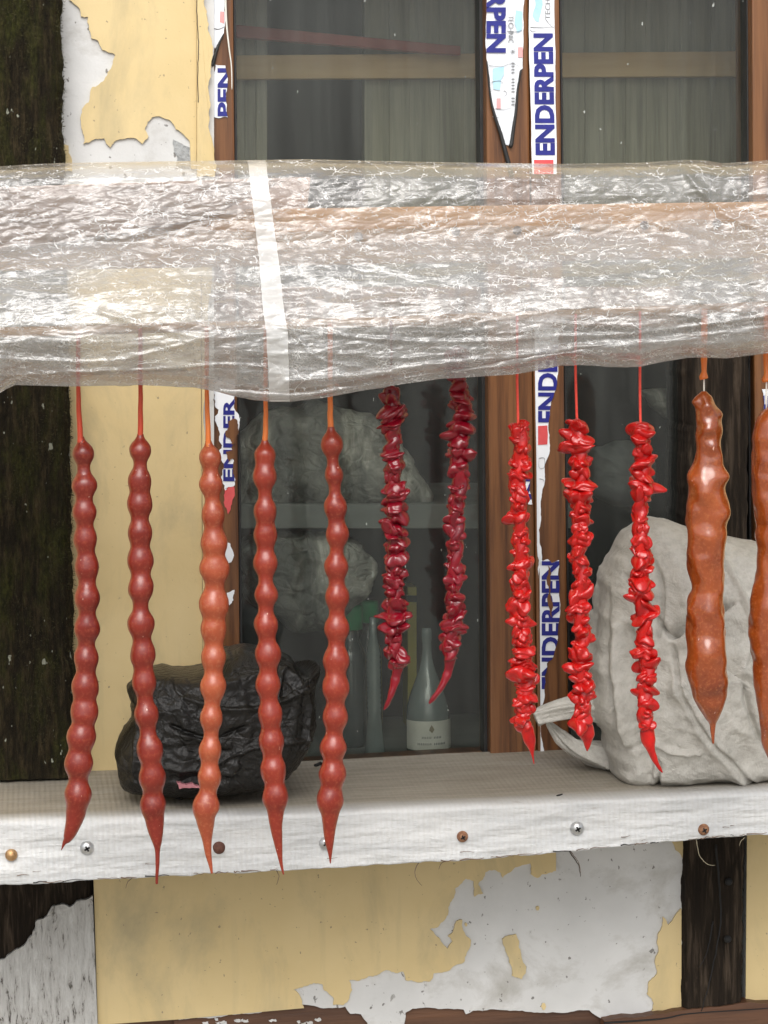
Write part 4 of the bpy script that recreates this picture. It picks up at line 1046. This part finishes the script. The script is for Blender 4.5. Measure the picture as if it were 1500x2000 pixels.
nu, nv = 1400, 360
U, Vv = np.meshgrid(np.linspace(-350, 1850, nu), np.linspace(0, 1, nv))
P, PY = film_surface(U, Vv)
# hem turned up behind the front
hm = []
for k in range(1, 30):
    s = k/29.0
    r0 = P[-1].copy()
    r0[:, 1] += .002+.06*s**.6*1.0
    r0[:, 2] += .0012*(-math.sin(min(s*6, math.pi)))+.055*s**1.6+.002*fbm(U[0]*.02, np.full(nu, s*4), 71, 3)
    hm.append(r0)
Pf = np.concatenate([P, np.array(hm)], 0)
mesh_obj('film', Pf.reshape(-1, 3), grid_faces(len(Pf), nu).tolist(), M['film'], sheet, smooth=True)
# inner layer of the film, a hand's breadth lower at the right: shows as the second hem
u2, v2 = np.meshgrid(np.linspace(-350, 1850, 700), np.linspace(.30, .95, 140))
P2, _ = film_surface(u2, v2, .5, -.010)
P2[..., 1] += .0022*crumple(u2*.02, v2*9, 123, 3)
mesh_obj('inner_layer', P2.reshape(-1, 3), grid_faces(140, 700).tolist(), M['film'], sheet, smooth=True)
# the folded hem along the lower right
fx = np.linspace(430, 1850, 620); fy = [(430, 757), (560, 768), (700, 752), (850, 729), (1000, 703), (1100, 686), (1200, 674), (1350, 658), (1500, 642), (1850, 600)]
f_top = (lin(fx, fy)+2.5*fbm(fx*.02, fx*0, 55, 3)-lin(fx, top_y))/(lin(fx, hem_y)-lin(fx, top_y))
f_bot = 1.0-.10*np.clip((fx-500)/800, 0, 1)*vnoise(fx*.01, fx*0, 8)
sk = np.linspace(0, 1, 22)[:, None]
FV = f_top[None, :]*(1-sk)+f_bot[None, :]*sk
Ph, _ = film_surface(fx[None, :]*np.ones_like(sk), np.clip(FV, 0, 1), .8, .0022)
Ph[..., 1] -= .0030*np.sin(sk*math.pi)*(.5+vnoise(fx*.012, fx*0, 14))[None, :]
mesh_obj('folded_hem', Ph.reshape(-1, 3), grid_faces(22, 620).tolist(), M['film'], sheet, smooth=True)
# seam strip
sx0 = [(310, 483), (420, 496), (500, 505), (600, 513), (650, 520), (790, 527)]
sx1 = [(310, 518), (420, 532), (500, 543), (600, 554), (650, 562), (790, 566)]
nn = 260; w_ = np.linspace(0, 1, 26)
vv = np.linspace(.001, .998, nn); yy = 313+(785-313)*vv
xa = np.interp(yy, *zip(*sx0)); xb = np.interp(yy, *zip(*sx1))
UU = xa[:, None]*(1-w_)[None, :]+xb[:, None]*w_[None, :]
UU += 1.2*fbm(yy[:, None]*.08, w_[None, :]*0, 9, 3)*np.ones_like(UU)
P3, _ = film_surface(UU, vv[:, None]*np.ones((1, 26)), .55, .0032)
mesh_obj('seam_strip', P3.reshape(-1, 3), grid_faces(nn, 26).tolist(), M['strip'], sheet, smooth=True)

# ------------------------------------------------------------ beaded strands
def beaded(beads, taper, cord, mat, cordmat, label, seed, cr=(4.2, 5.5), tipmat=None):
    bot = at(taper[-1][0], taper[-1][1], 0)
    o = thing('beaded_strand', bot, label, 'sweet strand', 'hanging beaded grape and nut strands')
    x0, y0, r0 = beads[0]
    ys = np.arange(y0-r0*1.5, taper[-1][1]+.5, 1.6)
    cx = interp([(cord[-1][0], y0-r0*1.5)]+[(x, y) for x, y, r in beads]+[(x, y) for x, y, r in taper], 12)
    xs = np.interp(ys, cx[:, 1], cx[:, 0])
    pn = 5.0
    acc = np.zeros_like(ys)
    for i, (x, y, r) in enumerate(beads):
        e = 1-((ys-y)/(r*1.07))**2
        acc = np.maximum(acc, 0)+np.where(e > 0, (r*.985*np.sqrt(np.maximum(e, 0)))**pn, 0)
    # skin between the beads: a neck as thick as the dipping left it
    nk_y = [y0-r0*1.5, y0-r0*1.05]; nk_r = [cr[1], cr[1]*1.5]
    for p_, q_ in zip(beads[:-1], beads[1:]):
        gap = (q_[1]-p_[1]); rm = (p_[2]+q_[2])/2
        nk_y.append((p_[1]+q_[1])/2); nk_r.append(min(max(rm*.76-(gap-2.2*rm)*.34, rm*.54), rm*.80))
    tp_ = interp([(x, y, r) for x, y, r in taper], 8)
    nk_y.append(beads[-1][1]+beads[-1][2]*.3); nk_r.append(beads[-1][2]*.86)
    nk_y += list(tp_[:, 1]); nk_r += list(tp_[:, 2])
    nk = np.interp(ys, nk_y, nk_r)
    rad_ = (acc+nk**pn)**(1/pn)
    kern = np.exp(-np.linspace(-1.6, 1.6, 7)**2); kern /= kern.sum()
    k2 = np.exp(-np.linspace(-1.8, 1.8, 13)**2); k2 /= k2.sum()
    rad_ = np.convolve(np.pad(rad_, 6, mode='edge'), k2, 'valid')*1.012
    rad_ = np.where(ys > taper[0][1], np.maximum(np.interp(ys, tp_[:, 1], tp_[:, 2]), .5), rad_)
    rad_ = np.convolve(np.pad(rad_, 3, mode='edge'), kern, 'valid')
    A = np.stack([xs, ys, rad_], 1)
    jx = random.Random(seed)
    yy_ = A[:, 1]
    ph = seed*3.1
    wob = fbm(yy_*.01+ph, yy_*0, seed, 1)
    Yd = .0015*wob
    pts = [at(a[0]+.8*w, a[1], yd) for a, w, yd in zip(A, fbm(yy_*.02, yy_*0+ph, seed+2, 1), Yd)]
    rad = np.maximum(A[:, 2], .5)*PXM
    def jit(i, th):
        yv = yy_[i.astype(int)]
        return 1+.05*fbm(yv*.03, np.cos(th)*1.1+ph, seed, 1)+.05*fbm(yv*.037+9, np.sin(th)*1.1+ph, seed+9, 1)+.018*fbm(yv*.06, np.sin(th)*2.2+np.cos(th)*.9+ph, seed+7, 1)
    sweep('body', pts, rad, mat, o, 40, jit)
    # the dipped cord, up to the rod
    ctop = (cord[0][0]-.5, float(rod_y(cord[0][0])))
    cp = [ctop]+list(cord)+[(cord[-1][0]*.5+x0*.5, y0-r0*.95)]
    C_ = interp(cp, 8); rr = np.interp(C_[:, 1], [cord[0][1], cord[-1][1], y0-r0*.9], [cr[0], cr[1], cr[1]*1.5])
    sweep('cord', [at(x, y, 0) for x, y in C_], rr*PXM, cordmat, o, 14, lambda i, th: 1+.06*np.sin(i*.7+th))
    return o
B1 = [(162, 886, 21.5), (164, 949, 23), (165, 1000, 22), (167, 1053, 23), (169, 1107, 24.5), (170, 1168, 25), (170, 1226, 24), (168, 1285, 24), (167, 1340, 26), (164, 1390, 26), (160, 1440, 26), (154, 1492, 26), (152, 1552, 24.5)]
beaded(B1, [(147, 1590, 19), (140, 1618, 13.5), (132, 1638, 8.5), (126, 1646, 4), (122, 1655, 1.8), (120, 1660, .8)], [(153, 755), (154, 800), (157, 855)], M['red'], M['cord_red'], 'leftmost brick red beaded strand, its tip bent left towards the grey screw', 1)
B2 = [(274, 880, 21.5), (273, 939, 23), (273, 985, 23), (273, 1041, 24), (274, 1094, 24.5), (274.5, 1149, 25), (275.5, 1219, 26), (278, 1276, 24), (282, 1333, 25), (286, 1397, 24), (292, 1464, 26), (297, 1520, 25), (299, 1573, 23.5)]
beaded(B2, [(303, 1604, 18.5), (306, 1640, 11), (307, 1662, 5.2), (307, 1690, 4), (306, 1712, 3.2), (306, 1727, 2.4)], [(274.5, 755), (274.5, 800), (274, 852)], M['red'], M['cord_red'], 'second brick red beaded strand from the left, with the longest thin tail', 2)
B3 = [(410, 894, 22), (413, 946, 22), (416, 1004, 23), (418, 1060, 25), (419, 1112, 27), (418, 1180, 28), (417.5, 1231, 24), (416, 1286, 24), (416, 1343, 25), (413, 1403, 23), (410, 1464, 22.5), (409.6, 1518, 22.5), (401.6, 1574, 24.5)]
beaded(B3, [(402, 1606, 17), (404, 1636, 10.5), (407, 1668, 6.5), (411, 1690, 3.8), (413.5, 1706, 2.2)], [(404, 768), (405, 800), (407, 868)], M['red2'], M['cord_orange'], 'orange brown beaded strand, third from the left, in front of the black bag', 3)
B4 = [(518, 889, 20.5), (517, 932, 22), (518, 998, 22.5), (518, 1045, 22.5), (518, 1100, 24), (520, 1161, 22), (519.5, 1221, 23.5), (523, 1278, 24.5), (524, 1337, 24), (528, 1396, 25), (531, 1450, 24.5), (534, 1505, 24.5), (538, 1557, 24.5)]
beaded(B4, [(539, 1588, 15.5), (540, 1615, 12), (543, 1645, 8.5), (548, 1680, 4), (552, 1700, 2.2), (554, 1708, 1.4)], [(519, 787), (519, 820), (517.5, 862)], M['red3'], M['cord_orange'], 'fourth beaded strand from the left, orange cord under the white seam strip', 4)
B5 = [(648, 868, 23), (652, 927, 18.5), (655, 990, 23.5), (658, 1045, 22.5), (657, 1107, 23.5), (658, 1166, 23.5), (658, 1227, 23.5), (657, 1288, 25), (655, 1343, 25.5), (655, 1401, 24), (651, 1460, 24), (650, 1512, 25.5), (645, 1562, 25.5)]
beaded(B5, [(644, 1592, 17.5), (643, 1620, 12.5), (643.5, 1646, 8.5), (645, 1670, 3.6), (645.5, 1686, 1)], [(645, 776), (645, 810), (646, 842)], M['red3'], M['cord_orange'], 'fifth beaded strand from the left, the one beside the dark crimson strands', 5, (5, 6))

# ------------------------------------------------------------ ruffled fruit strands
def fruit_mesh(seed, mat):
    bm = bmesh.new(); bmesh.ops.create_icosphere(bm, subdivisions=5, radius=1)
    r_ = np.random.RandomState(seed)
    V = np.array([v.co[:] for v in bm.verts])
    th = np.arctan2(V[:, 1], V[:, 0]); rr = np.hypot(V[:, 0], V[:, 1])
    k1, k2 = r_.randint(2, 4), r_.randint(4, 7); p1, p2, p3 = r_.rand(3)*6.28
    rim = 1+.13*np.cos(k1*th+p1)+.08*np.cos(k2*th+p2)
    for _ in range(r_.randint(1, 3)):       # pulled points of the skin
        a = r_.rand()*6.28; d = np.angle(np.exp(1j*(th-a))); rim += r_.uniform(.12, .42)*np.exp(-(d/r_.uniform(.22, .42))**2)
    zz = V[:, 2]
    z = zz*r_.uniform(.66, .95)*(1-.25*rr**2)+rr**2*(.16*np.sin(k1*th+p3)+.07*np.sin(k2*th+p1))
    # soft dents where the drying skin has folded in
    for _ in range(4):
        n_ = r_.normal(size=3); n_[2] *= .6; n_ /= np.linalg.norm(n_)
        d = V@n_
        sc_ = 1-r_.uniform(.14, .30)*np.exp(-((d-r_.uniform(.1, .8))/r_.uniform(.16, .30))**2)
        rim = rim*(1+(sc_-1)*.8); z = z*sc_
    tw = fbm(V[:, 0]*1.1+zz*.8+seed, V[:, 1]*1.1-zz*.8+seed*5, seed, 2)
    sc = 1+.16*tw
    X_ = V[:, 0]*rim*sc; Y_ = V[:, 1]*rim*sc; z = z*sc
    for v, a, b_, c_ in zip(bm.verts, X_, Y_, z): v.co = (a, b_, c_)
    me = bpy.data.meshes.new('fruit_piece'); bm.to_mesh(me); bm.free()
    me.shade_smooth(); me.materials.append(mat); return me
FM = {k: [fruit_mesh(100+i*7, M[k]) for i in range(11)] for k in ('crimson', 'scarlet')}
def ruffled(rows, tail, cord, mk, cordmat, label, group, seed, topcap=None):
    r_ = random.Random(seed)
    bot = at(tail[-1][0], tail[-1][1], 0)
    o = thing('fruit_strand', bot, label, 'fruit strand', group)
    A = np.array(rows, float)
    y = A[0, 1]+3; end = A[-1, 1]
    while y < end:
        x = np.interp(y, A[:, 1], A[:, 0]); w = np.interp(y, A[:, 1], A[:, 2])
        ww = w*r_.uniform(.78, 1.04)
        c = at(x+r_.uniform(-2.5, 2.5), y, r_.uniform(-.0015, .0015))
        q = bpy.data.objects.new('fruit_piece', r_.choice(FM[mk])); COL.objects.link(q); q.parent = o
        q.location = c-bot
        q.rotation_euler = (r_.gauss(0, .34), r_.gauss(0, .34), r_.uniform(0, 6.28))
        s = ww*PXM*1.10
        q.scale = (s, s*r_.uniform(.82, 1), s*r_.uniform(.75, 1.1)*min(1.2, 22/ww))
        y += r_.uniform(17, 27)
    sp = [at(a[0], a[1], 0) for a in interp(rows, 4)]
    sweep('core', sp, np.full(len(sp), 14*PXM), M[mk], o, 14, lambda i, th: 1+.25*np.sin(i*.9+th*2))
    T_ = interp([(A[-1, 0], A[-1, 1]-6, 11)]+tail, 6)
    sweep('tail', [at(a[0], a[1], 0) for a in T_], np.maximum(T_[:, 2], .6)*PXM, M[mk], o, 20, lambda i, th: 1+.14*np.sin(2*th+i*.25)+.06*np.sin(i*.8))
    if cord:
        cp = [(cord[0][0], float(rod_y(cord[0][0])))]+list(cord)
        C_ = interp(cp, 6); sweep('cord', [at(x, y, 0) for x, y in C_], np.full(len(C_), 2.6*PXM), cordmat, o, 10)
    return o
G1 = 'dark crimson glazed fruit strands in the middle'; G2 = 'scarlet glazed fruit strands in front of the right window'
RA = [(764, 757, 12), (766, 780, 26), (767, 812, 33), (768, 838, 27), (768, 852, 12), (767, 868, 13), (764, 885, 26), (769, 910, 26), (766, 935, 22), (772, 962, 31), (771, 1000, 30), (768, 1030, 28), (773, 1055, 30), (772, 1085, 26), (772, 1120, 26), (771, 1160, 25), (772, 1190, 32), (768, 1222, 34), (769, 1245, 22), (772, 1270, 25), (779, 1290, 28), (779, 1302, 22)]
ruffled(RA, [(774, 1318, 8.5), (770, 1335, 8), (763, 1358, 6.5), (757, 1374, 5), (750, 1386, 1.5)], [(764, 690), (764, 735), (764, 757)], 'crimson', M['crimson'], 'left dark crimson fruit strand, thick discs with a short tail bent left', G1, 21)
RB = [(892, 690, 24), (893, 740, 25), (901, 768, 27), (901, 800, 28), (896, 845, 36), (901, 875, 24), (894, 905, 32), (900, 930, 24), (897, 960, 25), (893, 980, 22), (888, 1000, 22), (892, 1025, 21), (892, 1050, 18), (889, 1075, 22), (889, 1110, 27), (889, 1140, 26), (884, 1168, 27), (887, 1190, 20), (887, 1212, 26), (883, 1240, 22), (879, 1272, 23), (880, 1288, 24)]
ruffled(RB, [(876, 1308, 8), (870, 1325, 7.5), (860, 1345, 6.5), (848, 1362, 5.5), (838, 1374, 2)], None, 'crimson', M['crimson'], 'right dark crimson fruit strand, slimmer and knobbly, its thin tail swept left', G1, 22)
RC = [(1012, 833, 17), (1017, 866, 25), (1017, 890, 27), (1014, 915, 29), (1010, 945, 26), (1015, 975, 20), (1012, 1008, 31), (1018, 1035, 22), (1015, 1065, 20), (1020, 1092, 26), (1015, 1118, 22), (1013, 1143, 23), (1019, 1170, 22), (1012, 1198, 30), (1020, 1225, 24), (1021, 1250, 25), (1024, 1278, 27), (1020, 1305, 28), (1028, 1330, 31), (1026, 1365, 25), (1022, 1390, 22), (1017, 1408, 30), (1028, 1424, 16)]
ruffled(RC, [(1032, 1436, 12), (1037, 1456, 8), (1040, 1474, 3), (1043, 1492, 1)], [(1010, 733), (1011, 780), (1012, 832)], 'scarlet', M['thread_red'], 'leftmost of the three scarlet fruit strands, hanging over the brown mullion', G2, 23)
RD = [(1126, 828, 26), (1128, 852, 27), (1128, 872, 36), (1134, 893, 28), (1133, 915, 20), (1137, 938, 31), (1132, 965, 31), (1134, 995, 25), (1132, 1025, 20), (1133, 1048, 25), (1130, 1078, 22), (1134, 1108, 28), (1136, 1140, 25), (1131, 1185, 27), (1134, 1215, 26), (1140, 1250, 27), (1133, 1272, 30), (1134, 1310, 25), (1139, 1338, 25), (1140, 1365, 26), (1138, 1388, 26), (1136, 1404, 30), (1142, 1416, 20)]
ruffled(RD, [(1145, 1428, 15), (1147, 1445, 10), (1147, 1460, 5), (1147, 1467, 1.5)], [(1124, 712), (1125, 760), (1127, 825)], 'scarlet', M['thread_red'], 'middle scarlet fruit strand, right of the torn tape, with a blunt tip', G2, 24)
RE = [(1252, 838, 30), (1252, 862, 28), (1256, 890, 28), (1257, 920, 28), (1259, 952, 36), (1252, 980, 20), (1250, 1000, 19), (1251, 1020, 22), (1250, 1045, 20), (1254, 1075, 26), (1257, 1100, 22), (1251, 1128, 29), (1252, 1165, 26), (1260, 1205, 32), (1261, 1230, 22), (1257, 1265, 24), (1264, 1292, 34), (1264, 1320, 27), (1260, 1350, 24), (1259, 1380, 22), (1260, 1405, 22), (1264, 1424, 18)]
ruffled(RE, [(1265, 1438, 14), (1270, 1460, 9), (1279, 1484, 6.5), (1288, 1500, 4), (1294, 1509, 1)], [(1250, 715), (1250, 770), (1251, 832)], 'scarlet', M['thread_red'], 'rightmost scarlet fruit strand, in front of the grey sack, with a curved pointed tail', G2, 25)

# ------------------------------------------------------------ smooth caramel strands
def caramel(rows, label, seed, cord_px, bumps):
    bot = at(rows[-1][0], rows[-1][1], 0)
    o = thing('caramel_strand', bot, label, 'sweet strand', 'thick caramel brown grape strands at the right')
    A = interp(rows, 14); yy_ = A[:, 1]; ph = seed*2.3
    def jit(i, th):
        yv = yy_[i.astype(int)]
        big = (fbm(yv*.022, np.cos(th)*1.3+ph, seed, 1)+fbm(yv*.026+40, np.sin(th)*1.3+ph, seed+2, 1))*.09
        mid = (fbm(yv*.042, np.cos(th)*2.2+ph, seed+4, 1)+fbm(yv*.047, np.sin(th)*2.2+ph, seed+5, 1))*.065
        f = np.clip((yv-yy_[0])/40, 0, 1)*np.clip((yy_[-1]-yv)/90, 0, 1)
        k = 0
        for (ty_, a_, w_, h_) in bumps:
            d = np.angle(np.exp(1j*(th-a_))); k = k+h_*np.exp(-((yv-ty_)/w_)**2-(d/.55)**2)
        return 1+(big*.85+mid*.7)*f+k
    sweep('body', [at(a[0], a[1], 0) for a in A], np.maximum(A[:, 2], .8)*PXM, M['caramel'], o, 64, jit)
    x, y0, y1, y2 = cord_px
    P_ = [(x+1, rod_y(x)), (x, y0), (x, y1-14), (x-1, y1-4), (x, y1)]
    sweep('stick', [at(a, float(b_), 0) for a, b_ in P_], np.array([6.5, 6.5, 5.0, 9, 8.5])*PXM, M['cord_orange'], o, 14)
    sweep('thread', [at(x, y1-1, 0), at(x, y2+6, 0)], np.array([1.8, 1.8])*PXM, M['thread_white'], o, 8)
    return o
caramel([(1375, 764, 4), (1375, 774, 14), (1377, 790, 19), (1380, 812, 22), (1383, 838, 26), (1383, 860, 24), (1382, 885, 24), (1381, 905, 28), (1380, 928, 37), (1380, 955, 41), (1381, 990, 41), (1380, 1030, 40), (1379, 1060, 39), (1380, 1100, 38), (1382, 1150, 34), (1380, 1190, 37), (1379, 1240, 40), (1381, 1300, 43), (1384, 1335, 40), (1388, 1370, 31), (1391, 1400, 16), (1392, 1414, 7), (1392, 1430, 4.5), (1393, 1452, 2)],
        'thick caramel brown strand in front of the grey sack, pointed at the foot', 31, (1375, 700, 740, 765), [(780, 3.3, 9, .55), (790, 4.7, 13, .35), (812, .1, 12, .42), (838, 4.4, 12, .22), (836, .2, 14, .15), (872, 4.9, 14, .25), (893, 5.5, 16, .25), (925, 5.7, 18, .25), (960, 4.2, 24, .16), (930, 3.4, 16, .10), (1005, 5.2, 18, .12), (1055, 4.8, 22, .09), (1120, 4.2, 26, .08), (1210, 4.9, 26, .08), (1290, 4.3, 24, .06)])
caramel([(1503, 795, 5), (1504, 803, 18), (1506, 825, 33), (1508, 860, 38), (1508, 930, 38), (1508, 1000, 38), (1510, 1030, 33), (1510, 1090, 35), (1508, 1150, 39), (1506, 1220, 42), (1506, 1260, 42), (1508, 1310, 39), (1510, 1360, 35), (1513, 1410, 30), (1516, 1460, 24), (1520, 1500, 12), (1522, 1525, 3)],
        'thick caramel brown strand cut off by the right edge of the picture', 37, (1497, 700, 745, 800), [(900, 4.8, 26, .1), (990, 4.2, 24, .1), (1080, 4.9, 22, .08), (1180, 4.5, 26, .1), (1290, 4.8, 24, .08)])

for o in bpy.data.objects:
    if '_base' in o: del o['_base']
